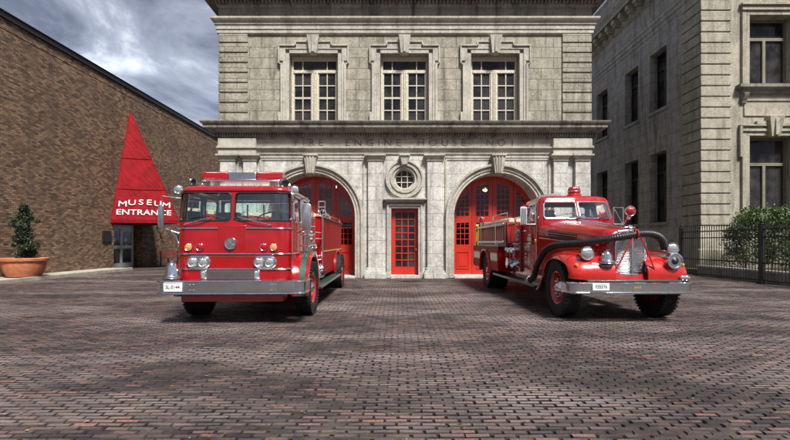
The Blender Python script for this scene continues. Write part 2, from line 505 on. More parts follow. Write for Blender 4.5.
hi = nt.nodes.new('ShaderNodeMapRange'); hi.inputs[1].default_value = .22; hi.inputs[2].default_value = .50; nt.links.new(sx.outputs[2], hi.inputs[0])
cloud = mixc(nt, hi.outputs[0], cloud, mixc(nt, 1.0, cloud, (.66,.66,.68), 'MULTIPLY'))
skyb = mixc(nt, 1.0, sky.outputs[0], (.55,.8,1.1), 'MULTIPLY')
fin = mixc(nt, mask, skyb, cloud)
# unseen low sky behind the camera, darkened to deepen reflections and contrast
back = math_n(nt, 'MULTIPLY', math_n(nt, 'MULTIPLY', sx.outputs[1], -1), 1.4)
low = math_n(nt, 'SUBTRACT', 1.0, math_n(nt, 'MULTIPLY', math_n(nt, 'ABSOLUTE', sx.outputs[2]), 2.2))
rear_dim = nt.nodes.new('ShaderNodeMath'); rear_dim.operation = 'MULTIPLY'; rear_dim.use_clamp = True
nt.links.new(math_n(nt, 'MAXIMUM', back, 0.), rear_dim.inputs[0]); nt.links.new(math_n(nt, 'MAXIMUM', low, 0.), rear_dim.inputs[1])
fin = mixc(nt, math_n(nt, 'MULTIPLY', rear_dim.outputs[0], .6), fin, (.75,.8,.9))
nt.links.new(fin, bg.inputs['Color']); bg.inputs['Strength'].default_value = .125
sun = bpy.data.lights.new('sun', 'SUN'); sun.energy = 4.3; sun.angle = R(13); sun.color = (1, .96, .90)
so = bpy.data.objects.new('sun', sun); col.objects.link(so)
az = R(SUN_AZ); el = R(SUN_EL)
d = Vector((math.sin(az)*math.cos(el), math.cos(az)*math.cos(el), math.sin(el)))
so.rotation_euler = d.to_track_quat('Z', 'Y').to_euler()
scene.view_settings.view_transform = 'Standard'; scene.view_settings.look = 'None'
scene.view_settings.exposure = .85; scene.view_settings.gamma = 1
scene.render.engine = 'CYCLES'
scene.render.resolution_x = 1024; scene.render.resolution_y = 570
# ================================================================ GROUND
def mortar_mat():
    m, nt, b = nodes('paving_joint_sand'); P = world_pos(nt)
    c = mixc(nt, ramp(nt, noise(nt, P, 3, 6), [(.42, 0.), (.62, 1.)]), (.016,.012,.010), (.065,.050,.036))
    nt.links.new(c, b.inputs['Base Color']); b.inputs['Roughness'].default_value = .95
    bump(nt, b, noise(nt, P, 90, 4), .6, .01)
    return m
g = MB(); g.quad((-400,-300,-.024),(400,-300,-.024),(400,900,-.024),(-400,900,-.024))
M['joint'] = mortar_mat(); struct(g.build('ground', M['joint']))

def paver_mat():
    m, nt, b = nodes('old_paving_brick'); P = world_pos(nt)
    a = N(nt, 'ShaderNodeAttribute'); a.attribute_name = 'rnd'
    c = ramp(nt, a.outputs['Fac'], [(0,(.020,.018,.023)),(.16,(.046,.038,.044)),(.34,(.084,.062,.066)),(.55,(.125,.084,.084)),(.75,(.165,.098,.090)),(.90,(.23,.105,.088)),(1,(.33,.105,.08))])
    big = noise(nt, P, .7, 9, .72, .8)
    c = mixc(nt, ramp(nt, big, [(.50, 0.), (.57, .72)]), c, (.020,.019,.023))        # oil and damp staining
    worn_sheen = noise(nt, scaled(nt, P, (.35,.9,1)), .8, 5, .6)
    c = mixc(nt, ramp(nt, worn_sheen, [(.46, 0.), (.64, .6)]), c, (.40,.325,.31))          # dusty worn areas, paled further to imitate grazing sheen
    sp = noise(nt, P, 38, 6, .75)
    c = mixc(nt, ramp(nt, sp, [(.48, 0.), (.66, .6)]), c, (.02,.018,.018))
    sp2 = noise(nt, P, 75, 4, .7)
    c = mixc(nt, ramp(nt, sp2, [(.62, 0.), (.72, .5)]), c, (.30,.26,.22))
    nt.links.new(c, b.inputs['Base Color'])
    nt.links.new(ramp(nt, noise(nt, P, 11, 6, .7), [(.3, .34), (.7, .7)]), b.inputs['Roughness'])
    b.inputs['Specular IOR Level'].default_value = .45
    bump(nt, b, noise(nt, P, 55, 7, .75), .75, .012)
    return m
rg = random.Random(3)
vs = []; fs = []; rv = []
BW, BH, GP = .192, .066, .007
def region(x, y):
    if y < 17.0: return -13.2 < x < 12.1 and abs(x) < 1.0*y+3.2
    if y < 36: return -13.2 < x < -7.3 or (7.8 < x < 12.1 and y < 24) 
    return False
yy = 1.3; row = 0
while yy < 36:
    x = -13.15 + (BW/2 if row % 2 else 0) + rg.uniform(-.012,.012)
    wob = rg.uniform(-.002,.002)
    while x < 12.2:
        cx, cy = x+BW/2, yy+BH/2
        if region(cx, cy):
            # gentle settlement waves in the old paving
            hz = .0025*math.sin(cx*.9+cy*.5)+.002*math.sin(cx*.35-cy*1.1)-.016
            hz += rg.uniform(-.0035,.0035)
            tx = rg.uniform(-.018,.018); ty = rg.uniform(-.03,.03)
            hw = BW/2-GP/2-abs(rg.gauss(0,.004)); hh = BH/2-GP/2-abs(rg.gauss(0,.003)); bv = .0062
            jx = rg.uniform(-.004,.004); jy = rg.uniform(-.003,.003)+wob; an = rg.gauss(0,.022)
            ca, sa = math.cos(an), math.sin(an)
            n = len(vs)
            far = cy > 15
            for (ww, hh2, dz) in ((hw, hh, -.018), (hw-bv, hh-bv, 0)):
                for sx_, sy_ in ((-1,-1),(1,-1),(1,1),(-1,1)):
                    lx, ly = sx_*ww, sy_*hh2
                    if dz == 0: lx += rg.uniform(-.004,.004); ly += rg.uniform(-.003,.003)
                    vs.append((cx+jx+lx*ca-ly*sa, cy+jy+lx*sa+ly*ca, hz+.016+dz+tx*lx+ty*ly))
            fs.append((n+4,n+5,n+6,n+7))
            for k in range(4): fs.append((n+k, n+(k+1)%4, n+4+(k+1)%4, n+4+k))
            r = min(1, max(0, rg.betavariate(1.5, 2.3)))
            rv += [r]*5
        x += BW
    yy += BH; row += 1
me = bpy.data.meshes.new('brick_paving'); me.from_pydata(vs, [], fs); me.update()
rnd_attr(me, rv)
me.materials.append(paver_mat()); me.materials.append(M['joint'])
me.polygons.foreach_set('material_index', [0,1,1,1,1]*(len(fs)//5)); ob = bpy.data.objects.new('brick_paving', me); col.objects.link(ob); struct(ob)

def disc_cover(x, y, r):
    t = thing('drain_cover', 'round dark iron drain cover set flush in the paving before the small central door', 'drain cover', (x, y, 0))
    m = MB(); m.lathe([(r, 0), (r, .022), (r-.02, .026), (r-.025, .02), (.0, .022)], (x,y,0), (0,0,1), 32); m.build('lid', M['greydark'], t)
    m = MB(); m.lathe([(r+.035, 0), (r+.035, .02), (r+.005, .022), (r+.005, 0)], (x,y,0), (0,0,1), 32, cap=False); m.build('frame', M['black'], t)
disc_cover(.5, 15.6, .33)

# walkway by the left wall with a kerb
k = MB(); k.box(-14.5, -13.36, 1, 21.9, -.02, .115); struct(k.build('walkway', M['concrete'], bevel=.01))
k = MB(); k.box(-13.355, -13.2, 1, 21.9, -.02, .135); struct(k.build('kerb', M['concrete'], bevel=.015))

# ================================================================ ENGINE HOUSE
YF = 17.2
def fx(p, Y=YF): return (p-VX)*Y/F
def fz(p, Y=YF): return CH+(HY-p)*Y/F
XL, XR = fx(219.5), fx(590.5); XC = .255; YB = 32
eh = thing('engine_house', 'two storey pale limestone engine house with two arched red bay doors', 'building', (XC, YF, 0))
fac = lambda s, z, d=0: (s, YF+d, z)
RA = 1.70; SPR = 2.40; ARC = [-3.385, 3.89]
ZC0, ZC1 = 5.42, 6.03    # main cornice
ctop = lambda c, r, sp: (lambda s: sp+math.sqrt(max(0, r*r-(s-c)**2)))
arches = [Hole(c-RA, c+RA, -1, 9, top=ctop(c, RA, SPR)) for c in ARC]
rw = Hole(XC-.40, XC+.40, 3.86-.40, 3.86+.40, circle=True)
dw = Hole(fx(391.2), fx(418.2), -1, fz(208.3))
mb = MB(); shell(mb, fac, XL, XR, -.1, 5.0, arches+[dw, rw], .9)
# the round window sits above the door: both holes share columns
mb.build('ground_floor_wall', M['stone_low'], eh, flat=True)
mb = MB()
mb.box(XL, XL+.4, YF+.02, YB, -.1, 5.0); mb.box(XR-.4, XR, YF+.02, YB, -.1, 5.0); mb.box(XL, XR, YB, YB+.4, -.1, 10.4)
mb.box(XL, XL+.4, YF+.32, YB, 5.0, 10.4); mb.box(XR-.4, XR, YF+.32, YB, 5.0, 10.4)
mb.build('side_and_rear_walls', M['stone_up'], eh)
mb = MB(); mb.box(XL+.41, XR-.41, YF+1.2, YB-.01, -.005, .05); mb.build('garage_floor', M['concrete'], eh)
mb = MB(); mb.box(XL+.41, XR-.41, YF+1.05, YB-.01, 4.7, 4.95); mb.build('garage_ceiling', M['seat'], eh)

# upper wall with three windows
WC = [fx(313.8), fx(404.5), fx(495)]; WH = fx(404.5+24.2)-fx(404.5)
WT = fz(54)
ups = [Hole(c-WH, c+WH, -90, WT, 0) for c in WC]
for h in ups: h.z0 = 5.9
mb = MB(); shell(mb, fac, XL+.06, XR-.06, 5.0, 9.6, ups, .3); mb.build('upper_wall', M['stone_up'], eh, flat=True)

# quoins on both ends of the upper storey
qw = fx(248)-fx(219.5)
for side in (0, 1):
    mb = MB(); n = 9; z0, z1 = 6.05, fz(33.5); h = (z1-z0)/n
    xa, xb = (XL-.02, XL+qw) if side == 0 else (XR-qw, XR+.02)
    for i in range(n):
        mb.box(xa, xb, YF-.07, YF+.9, z0+i*h+.028, z0+(i+1)*h-.028)
    mb.build('quoins', M['stone_up'], eh, bevel=.014)

# upper mouldings, frieze and crowning cornice
mb = MB()
zA, zB = fz(34), fz(20)
plan_loft(mb, [(.03,zA-.04),(.09,zA),(.09,zA+.13),(.12,zA+.14),(.12,zA+.19),(.12,zA+.30),(.16,zA+.31),(.16,zA+.40),(.24,zA+.45),(.27,zA+.50),(.27,zA+.56),(.05,zB+.08),(.05,zB+.1)], XL, XR, YF, YB)
mb.build('string_course', M['stone_trim'], eh, sharp=20)
mb = MB(); plan_loft(mb, [(.04, zB+.10),(.04, fz(8.5)+.03)], XL, XR, YF, YB); mb.build('upper_frieze', M['stone_dark'], eh)
zt = fz(8.5)
mb = MB(); plan_loft(mb, [(.06,zt),(.10,zt+.06),(.14,zt+.08),(.14,zt+.28),(.30,zt+.32),(.62,zt+.36),(.66,zt+.62),(.70,zt+.64),(.86,zt+.84),(.86,zt+.92),(.1,zt+1.05),(.1,zt+1.9),(0,zt+1.9)], XL, XR, YF, YB)
mb.build('crowning_cornice', M['stone_dark'], eh, sharp=20)
mb = MB(); x = XL-.1
while x < XR+.1:
    mb.box(x, x+.075, YF-.26, YF-.142, zt+.12, zt+.27); x += .14
y = YF-.2
while y < YF+6:
    for xs in (XL-.26, XR+.142): mb.box(xs, xs+.118, y, y+.075, zt+.12, zt+.27)
    y += .14
mb.build('upper_dentils', M['stone_dark'], eh)

# main cornice between the floors (weathered) with dentils
mb = MB(); plan_loft(mb, [(.13,ZC0),(.16,ZC0+.04),(.16,ZC0+.17),(.24,ZC0+.19),(.27,ZC0+.22),(.40,ZC0+.30),(.44,ZC0+.34),(.46,ZC0+.35),(.46,ZC0+.47),(.52,ZC0+.50),(.55,ZC0+.56),(.55,ZC0+.585),(.02,ZC0+.64)], XL, XR, YF, YB)
mb.build('main_cornice', M['stone_dark'], eh, sharp=20)
mb = MB(); x = XL-.12
while x < XR+.1:
    mb.box(x, x+.05, YF-.235, YF-.162, ZC0+.055, ZC0+.165); x += .098
mb.build('dentils', M['stone_dark'], eh)
# entablature: frieze and architrave
Zf1, Zf0 = ZC0, fz(148.5)
mb = MB(); plan_loft(mb, [(.03,Zf0),(.03,Zf1+.02)], XL+.1, XR-.1, YF, YB); mb.build('lettered_frieze', M['stone_trim'], eh)
mb = MB(); plan_loft(mb, [(.02,fz(154.5)),(.05,fz(154.3)),(.05,fz(151.8)),(.09,fz(151.4)),(.09,fz(150)),(.14,fz(149.4)),(.17,fz(148.8)),(.17,fz(147.6)),(.05,fz(147))], XL+.1, XR-.1, YF, YB)
mb.build('architrave', M['stone_trim'], eh, sharp=20)
for xa, xb in ((fx(220), fx(257.5)), (fx(551.5), fx(590))):
    mb = MB(); mb.box(xa, xb, YF-.22, YF+.1, fz(147), ZC0-.02)
    mb.box(xa-.03, xb+.03, YF-.27, YF+.1, fz(149.5), fz(147.05)); mb.box(xa, xb, YF-.21, YF+.1, fz(155.5), fz(149.6))
    mb.build('frieze_block', M['stone_trim'], eh, bevel=.012)
for wd, cpx, xs_ in (('FIRE', 309, 1.15), ('ENGINE', 373, 1.2), ('HOUSE', 441.5, 1.2), ('NO', 495.5, 1.15), ('1', 512, 1.1)):
    text_obj('incised_lettering', wd, .36, (fx(cpx), YF-.033, (ZC0+fz(147))/2-.01), (1,0,0), (0,0,1), M['letter'], eh, .004, -.003, xs=xs_, space=1.62)

# pilasters
def pilaster(x0, x1, cap=True, proud=.16):
    mb = MB(); mb.box(x0, x1, YF-proud, YF+.05, .30, fz(162)); mb.build('pilaster', M['stone_low'], eh, bevel=.012)
    mb = MB(); mb.box(x0-.14, x1+.14, YF-proud-.16, YF+.05, -.05, .22); mb.box(x0-.10, x1+.10, YF-proud-.11, YF+.05, .22, .30)
    mb.box(x0-.05, x1+.05, YF-proud-.06, YF+.05, .30, .42); mb.build('pilaster_base', M['stone_low'], eh, bevel=.02)
    mb = MB(); xm = (x0+x1)/2; w = (x1-x0)/2
    plan = [(.0,fz(162)),(.04,fz(161.4)),(.01,fz(161)),(.01,fz(159.3)),(.05,fz(158.6)),(.09,fz(158)),(.09,fz(157)),(.13,fz(156.8)),(.13,fz(155.2)),(.0,fz(155.1))]
    plan_loft(mb, plan, x0, x1, YF-proud, YF+.02)
    mb.build('capital', M['stone_trim'], eh, sharp=20)
for a, b in ((221.5,236.5),(244.5,257.5),(368.3,382.6),(427,441.5),(552.5,566.5),(574,588)): pilaster(fx(a), fx(b))
# recessed strip mouldings beside the pilasters
for c, L, Rr in ((ARC[0], 260.5, 364.5), (ARC[1], 445.5, 549.5)):
    xl, xr = fx(L), fx(Rr); mb = MB()
    mb.box(xl, xr, YF-.05, YF+.05, fz(158.3), fz(156.6)); mb.box(xl, xr, YF-.03, YF+.05, fz(160.4), fz(158.32))
    mb.box(xl-.02, xl+.055, YF-.05, YF+.05, .0, fz(160.42)); mb.box(xr-.055, xr+.02, YF-.05, YF+.05, .0, fz(160.42))
    mb.build('spandrel_moulding', M['stone_trim'], eh, bevel=.008)
# archivolts continuing down as jamb mouldings
def arch_band(mb, c, r0, r1, y0, y1):
    pts = []; n = 40
    rg = []
    P = [(-1, z) for z in (0.0, .8, 1.6)]
    path = [(-1, 0, z) for z in (0, 1.2)]
    seq = []
    seq.append(('L', 0)); 
    for i in range(n+1): seq.append(('A', PI-PI*i/n))
    seq.append(('R', 0))
    for k, a in seq:
        def pt(r):
            if k == 'L': return (c-r, 0.0)
            if k == 'R': return (c+r, 0.0)
            return (c+r*math.cos(a), SPR+r*math.sin(a))
        (xa, za), (xb, zb) = pt(r0), pt(r1)
        rg.append([(xa,y0,za),(xb,y0,zb),(xb,y1,zb),(xa,y1,za)])
    mb.rings(rg)
for c in ARC:
    mb = MB()
    arch_band(mb, c, RA, RA+.10, YF-.05, YF+.03); arch_band(mb, c, RA+.102, RA+.20, YF-.09, YF+.03)
    arch_band(mb, c, RA+.202, RA+.24, YF-.13, YF+.03); arch_band(mb, c, RA+.242, RA+.34, YF-.17, YF+.03)
    mb.build('archivolt', M['stone_trim'], eh, bevel=.01, sharp=30)
    mb = MB(); kz0, kz1 = SPR+RA-.06, fz(155.3)
    for (w0, w1, d) in ((.15,.24,.26),):
        mb.rings([[(c-w0,YF-d,kz0),(c+w0,YF-d,kz0),(c+w0,YF+.05,kz0),(c-w0,YF+.05,kz0)],[(c-w1,YF-d-.05,kz1-.08),(c+w1,YF-d-.05,kz1-.08),(c+w1,YF+.05,kz1-.08),(c-w1,YF+.05,kz1-.08)]])
    for q in (-.085, 0, .085): mb.rings([[(c+q*.8-.022,YF-d-.03,kz0+.02),(c+q*.8+.022,YF-d-.03,kz0+.02),(c+q*.8+.022,YF-d+.02,kz0+.02),(c+q*.8-.022,YF-d+.02,kz0+.02)],[(c+q*1.4-.03,YF-d-.08,kz1-.1),(c+q*1.4+.03,YF-d-.08,kz1-.1),(c+q*1.4+.03,YF-d,kz1-.1),(c+q*1.4-.03,YF-d,kz1-.1)]])
    mb.box(c-.28, c+.28, YF-.36, YF+.05, kz1-.078, kz1); mb.build('keystone', M['stone_trim'], eh, bevel=.01)
# round window, its mouldings and keystone
def ring(mb, c, zc, r0, r1, y0, y1, n=40):
    rg = []
    for i in range(n):
        a = 2*PI*i/n; ca, sa = math.cos(a), math.sin(a)
        rg.append([(c+r0*ca,y0,zc+r0*sa),(c+r1*ca,y0,zc+r1*sa),(c+r1*ca,y1,zc+r1*sa),(c+r0*ca,y1,zc+r0*sa)])
    rg.append(rg[0]); mb.rings(rg, True, False, False)
mb = MB(); ring(mb, XC, 3.86, .40, .50, YF-.04, YF+.02); ring(mb, XC, 3.86, .502, .56, YF-.10, YF+.02); ring(mb, XC, 3.86, .562, .66, YF-.06, YF+.02); ring(mb, XC, 3.86, .662, .74, YF-.11, YF+.02)
mb.build('round_window_surround', M['stone_trim'], eh, bevel=.01)
rwin = MB(); ring(rwin, XC, 3.86, .345, .405, YF+.12, YF+.2); rwn = rwin.build('round_window', M['cream'], eh)
mb = MB(); mb.lathe([(.35,0),(.35,.01)], (XC,YF+.17,3.86), (0,1,0), 32); mb.build('pane', M['winglass'], rwn)
mb = MB()
for q in (-.115, .115):
    L = math.sqrt(.35**2-q*q); mb.box(XC+q-.014, XC+q+.014, YF+.13, YF+.165, 3.86-L, 3.86+L); mb.box(XC-L, XC+L, YF+.131, YF+.166, 3.86+q-.014, 3.86+q+.014)
mb.build('glazing_bars', M['cream'], rwn)
mb = MB(); z0, z1 = 4.40, fz(155.5)
mb.rings([[(XC-.11,YF-.2,z0),(XC+.11,YF-.2,z0),(XC+.11,YF+.05,z0),(XC-.11,YF+.05,z0)],[(XC-.17,YF-.26,z1-.06),(XC+.17,YF-.26,z1-.06),(XC+.17,YF+.05,z1-.06),(XC-.17,YF+.05,z1-.06)]])
mb.box(XC-.21, XC+.21, YF-.3, YF+.05, z1-.058, z1); mb.build('keystone', M['stone_trim'], eh, bevel=.01)

# central door casing and hood
mb = MB(); zt0 = fz(208.3)
for sgn in (-1, 1):
    xi = dw.s0 if sgn < 0 else dw.s1
    for a, b, p in ((0, .09, .05), (.092, .17, .10)):
        mb.box(xi+sgn*a, xi+sgn*b, YF-p, YF+.03, .24, zt0+(.0 if a == 0 else .0)+b)
    mb.box(xi, xi+sgn*.2, YF-.14, YF+.03, 0, .24)
for a, b, p in ((0, .09, .05), (.092, .17, .10)): mb.box(dw.s0-a+.0, dw.s1+a, YF-p+.001, YF+.03, zt0+a, zt0+b)
mb.build('door_casing', M['stone_trim'], eh, bevel=.008)
mb = MB(); hx0, hx1 = fx(384), fx(425.5)
plan_loft(mb, [(0,fz(202.6)),(.03,fz(202.2)),(.03,fz(201.2)),(.10,fz(200.4)),(.12,fz(200)),(.12,fz(198.6)),(0,fz(198))], hx0+.1, hx1-.1, YF-.14, YF+.02); mb.build('door_hood', M['stone_trim'], eh, sharp=20)
mb = MB()
for c in ARC: mb.box(c-RA-.0+.005, c+RA-.005, YF-.12, YF+1.0, -.05, .075)
mb.box(dw.s0-.02, dw.s1+.02, YF-.2, YF+.4, -.05, .11); mb.build('door_sill', M['stone_low'], eh, bevel=.015)

# bay doors, four leaves each
YD = 18.08
def dz(p): return fz(p, YD)
for c in ARC:
    lw = RA/2; TR = RA+.02
    for li in range(4):
        x0 = c-RA+li*lw; x1 = x0+lw
        x0 += .006; x1 -= .006
        m_ = .165; hs0, hs1 = x0+m_, x1-m_
        outer = li in (0, 3)
        rt = 1.42
        def top(s, c=c, rt=rt): return SPR+math.sqrt(max(.02, rt*rt-(s-c)**2))
        if outer:
            hs0, hs1 = (x0+.20, x1-.12) if li == 0 else (x0+.12, x1-.20)
            def top(s, c=c): return SPR+math.sqrt(max(.02, 1.56**2-(s-c)**2))-.12
        h1 = Hole(hs0, hs1, dz(216), 9, top=top); h1.circle = False
        h2 = Hole(hs0, hs1, dz(244.5), dz(222.7))
        f = lambda s, z, d=0: (s, YD+d, z)
        mb = MB(); shell(mb, f, x0, x1, .08, ctop(c, TR, SPR), [h1, h2], .06, ds=.08)
        # bottom panel moulding
        for (a, b, z0, z1) in ((hs0, hs1, .30, .33), (hs0, hs1, .98, 1.01), (hs0, hs0+.03, .33, .98), (hs1-.03, hs1, .33, .98)): mb.box(a, b, YD-.025, YD+.01, z0, z1)
        mb.box(hs0+.08, hs1-.08, YD-.018, YD+.01, .41, .90)
        dr = mb.build('bay_door_leaf', M['door_red'], eh, flat=True)
        gm = MB(); hole_fill(gm, f, h1, .035); hole_fill(gm, f, h2, .035); gm.build('glazing', M['bayglass'], dr)
        bm_ = MB()
        for h, nr in ((h1, 6), (h2, 4)):
            zb = h.zb(h.s0+.001); ztm = max(h.zt(h.s0+(h.s1-h.s0)*t) for t in (0,.25,.5,.75,1))
            for k in (1, 2):
                xx = h.s0+(h.s1-h.s0)*k/3; bm_.box(xx-.014, xx+.014, YD+.01, YD+.03, zb, h.zt(xx))
            for k in range(1, nr):
                z = zb+(ztm-zb)*k/nr
                xa, xb = h.s0, h.s1
                if h.top:
                    pts = [h.s0+(h.s1-h.s0)*q/20 for q in range(21)]; ok = [p for p in pts if h.zt(p) > z]
                    if not ok: continue
                    xa, xb = min(ok), max(ok)
                bm_.box(xa, xb, YD+.011, YD+.031, z-.014, z+.014)
        bm_.build('glazing_bars', M['door_red'], dr)
        if li == 1:
            mb = MB(); mb.box(x1-.07, x1-.04, YD-.05, YD, 1.12, 1.30); mb.build('handle', M['black'], dr)
# central door
DY = YF+.22
dx0, dx1 = dw.s0+.01, dw.s1-.01
lx0, lx1 = fx(395.5, DY), fx(414.5, DY); lz0, lz1 = fz(270, DY), fz(212.5, DY)
dh = Hole(lx0, lx1, .42, lz1)
f = lambda s, z, d=0: (s, DY+d, z)
mb = MB(); shell(mb, f, dx0, dx1, .11, zt0-.005, [dh], .05); dr = mb.build('door', M['door_red'], eh, flat=True)
gm = MB(); hole_fill(gm, f, dh, .03); gm.build('glazing', M['winglass'], dr)
bm_ = MB()
for k in (1, 2): xx = lx0+(lx1-lx0)*k/3; bm_.box(xx-.02, xx+.02, DY+.004, DY+.028, .42, lz1)
for k in range(1, 8): z = .42+(lz1-.42)*k/8; bm_.box(lx0, lx1, DY+.005, DY+.027, z-.02, z+.02)
bm_.build('glazing_bars', M['door_red'], dr)
mb = MB(); mb.sphere((dx1-.06, DY-.05, 1.1), .035); mb.cyl((dx1-.06,DY-.05,1.1),(dx1-.06,DY,1.1),.012); mb.build('handle', M['gold'], dr)

# upper windows
for c in WC:
    yw = YF+.24
    w0, w1, z0, z1 = c-WH+.01, c+WH-.01, 6.05, WT-.005
    T = lambda px: (px/25.58)
    fr = MB()
    fr.box(w0, w0+.09, yw, yw+.08, z0, z1); fr.box(w1-.09, w1, yw, yw+.08, z0, z1); fr.box(w0+.091, w1-.091, yw+.001, yw+.08, z1-.18, z1)
    zt_ = fz(69.5); fr.box(w0+.091, w1-.091, yw-.02, yw+.08, zt_-.06, zt_+.06)
    fr.box(c-.12, c-.055, yw-.03, yw+.08, z0, zt_-.061); fr.box(c+.055, c+.12, yw-.03, yw+.08, z0, zt_-.061); fr.box(c-.054, c+.054, yw+.0, yw+.08, z0, zt_-.061); fr.box(c-.02, c+.02, yw-.045, yw-.001, z0, zt_-.061)
    fr.box(w0+.091, w1-.091, yw+.001, yw+.08, z0, z0+.08)
    wn = fr.build('window', M['cream'], eh, bevel=.006)
    gl = MB(); gl.quad((w0,yw+.055,z0),(w1,yw+.055,z0),(w1,yw+.055,z1),(w0,yw+.055,z1)); gl.build('pane', M['winglass'], wn)
    bars = MB()
    for a, b in ((w0+.09, c-.12), (c+.12, w1-.09)):
        m_ = (a+b)/2
        bars.box(m_-.018, m_+.018, yw+.015, yw+.05, z0+.08, z1-.18)
        bars.box(a, a+.04, yw+.012, yw+.052, z0+.08, zt_-.06); bars.box(b-.04, b, yw+.012, yw+.052, z0+.08, zt_-.06)
        zz0, zz1 = z0+.08, zt_-.06
        for k in (1, 2, 3):
            h = .035 if k == 2 else .018; z = zz0+(zz1-zz0)*k/4; bars.box(a, b, yw+.014, yw+.051, z-h, z+h)
    bars.build('glazing_bars', M['cream'], wn)
    # surround with ears
    su = MB()
    for sgn in (-1, 1):
        e = c+sgn*WH
        su.box(e, e+sgn*.15, YF-.06, YF+.03, 6.03, WT+.001)
        su.box(e+sgn*.152, e+sgn*.24, YF-.09, YF+.03, 6.03, WT-.3)
        su.box(e+sgn*.242, e+sgn*.33, YF-.13, YF+.03, 6.03, WT-.45)
        su.box(e+sgn*.152, e+sgn*.37, YF-.09, YF+.03, WT-.299, WT+.24)
        su.box(e+sgn*.372, e+sgn*.43, YF-.13, YF+.03, WT-.40, WT+.30)
        su.box(e+sgn*.242, e+sgn*.371, YF-.131, YF+.03, WT-.449, WT-.395)
        su.box(e+sgn*.33, e+sgn*.42, YF-.13, YF+.03, 6.03, 6.45)
        # stepped head
        su.box(e+sgn*.431, e-sgn*.28, YF-.14, YF+.03, WT+.26, WT+.32)
        su.box(e-sgn*.281, e-sgn*.22, YF-.14, YF+.03, WT+.26, WT+.46)
    su.box(c-WH, c+WH, YF-.061, YF+.03, WT, WT+.15); su.box(c-WH-.15, c+WH+.15, YF-.088, YF+.03, WT+.152, WT+.258)
    su.box(c-WH+.22, c+WH-.22, YF-.092, YF+.03, WT+.259, WT+.40); su.box(c-WH+.221, c+WH-.221, YF-.141, YF+.03, WT+.402, WT+.46)
    su.build('window_surround', M['stone_trim'], eh, bevel=.01)
    ks = MB(); k0, k1 = WT-.04, fz(37.5)
    ks.rings([[(c-.15,YF-.2,k0),(c+.15,YF-.2,k0),(c+.15,YF+.05,k0),(c-.15,YF+.05,k0)],[(c-.23,YF-.25,k1),(c+.23,YF-.25,k1),(c+.23,YF+.05,k1),(c-.23,YF+.05,k1)]])
    ks.box(c-.05, c+.05, YF-.26, YF-.19, k0+.03, k1-.03); ks.build('keystone', M['stone_trim'], eh, bevel=.012)

# lit lamps hanging inside the two bays
def emit(name, c, st):
    m, nt, b = nodes(name); b.inputs['Emission Color'].default_value = (*c,1); b.inputs['Emission Strength'].default_value = st; return m
M['bulb'] = emit('lit_bulb_glass', (1,.72,.35), 7)
for (px, py, lab) in ((334.5, 187, 'lit globe lamp hanging behind the glass of the left bay door'), (485, 190, 'lit globe lamp hanging behind the glass of the right bay door')):
    Y = 19.2; x, z = (px-VX)*Y/F, CH+(HY-py)*Y/F
    t = thing('pendant_lamp', lab, 'lamp', (x,Y,z), group='lamps hanging inside the engine house')
    m = MB(); m.sphere((x,Y,z), .10, 12, 8, (1,1,.8)); m.build('lamp_globe', M['bulb'], t)
    m = MB(); m.cyl((x,Y,z+.07),(x,Y,4.7),.012,n=8); m.lathe([(.05,0),(.13,-.06),(.12,-.08)],(x,Y,z+.16),(0,0,1),16); m.build('cord', M['black'], t)
# gutters / conduit seen on facade
# ================================================================ LEFT BRICK BUILDING
XW = -14.5
lb = thing('brick_museum_building', 'long brown brick museum wall with dark metal coping on the left', 'building', (XW, 22, 0))
fl = lambda s, z, d=0: (XW-d, s, z)
do = Hole(22.45, 25.0, -1, 2.62)
mb = MB(); shell(mb, fl, -2, 46, -.1, 9.2, [do], .55)
mb.box(XW-.15, XW-.0, -2, 46, 9.24, 9.62); mb.box(XW-12, XW-11.6, -2, 46, -.1, 9.6); mb.box(XW-12, XW-.02, 46, 46.3, -.1, 9.6); mb.box(XW-12, XW-.02, -2.3, -2, -.1, 9.6)
mb.build('brick_wall', M['brick'], lb, flat=True)
mb = MB(); mb.box(XW-12, XW-.3, -1.9, 45.9, 9.3, 9.5); mb.build('roof', M['greydark'], lb)
mb = MB(); mb.box(XW-.2, XW-.03, -2, 46, 9.2, 9.24); mb.box(XW-.4, XW+.07, -2, 46, 9.621, 9.84); mb.box(XW-.4, XW+.11, -2, 46, 9.841, 9.88); mb.build('coping', M['greydark'], lb, bevel=.01)
# doors
dfr = MB(); y0, y1 = 22.52, 24.62; xd = XW-.38
dfr.box(xd, xd+.08, y0, y0+.07, 0, 2.32); dfr.box(xd, xd+.08, y1-.07, y1, 0, 2.32); dfr.box(xd, xd+.08, y0+.071, y1-.071, 2.24, 2.32)
dfm = dfr.build('door_frame', M['alu'], lb)
for a, b in ((y0+.075, (y0+y1)/2-.005), ((y0+y1)/2+.005, y1-.075)):
    lf = MB()
    lf.box(xd+.02, xd+.07, a, a+.09, .02, 2.23); lf.box(xd+.02, xd+.07, b-.09, b, .02, 2.23)
    for z0, z1 in ((.02,.28),(1.05,1.22),(2.13,2.23)): lf.box(xd+.021, xd+.069, a+.09, b-.09, z0, z1)
    leaf = lf.build('glass_door', M['alu'], lb)
    m = MB(); m.box(xd+.04, xd+.05, a+.09, b-.09, .28, 2.13); m.build('pane', M['winglass'], leaf)
    m = MB(); hy = b-.14 if a < 23 else a+.14; m.tube([(xd+.07,hy,.95),(xd+.13,hy,.97),(xd+.13,hy,1.3),(xd+.07,hy,1.32)], .014); m.build('handle', M['alu'], leaf)
    m = MB(); m.box(xd+.051, xd+.056, a+.3, a+.48, 1.42, 1.62); m.build('notice', M['white'], leaf)
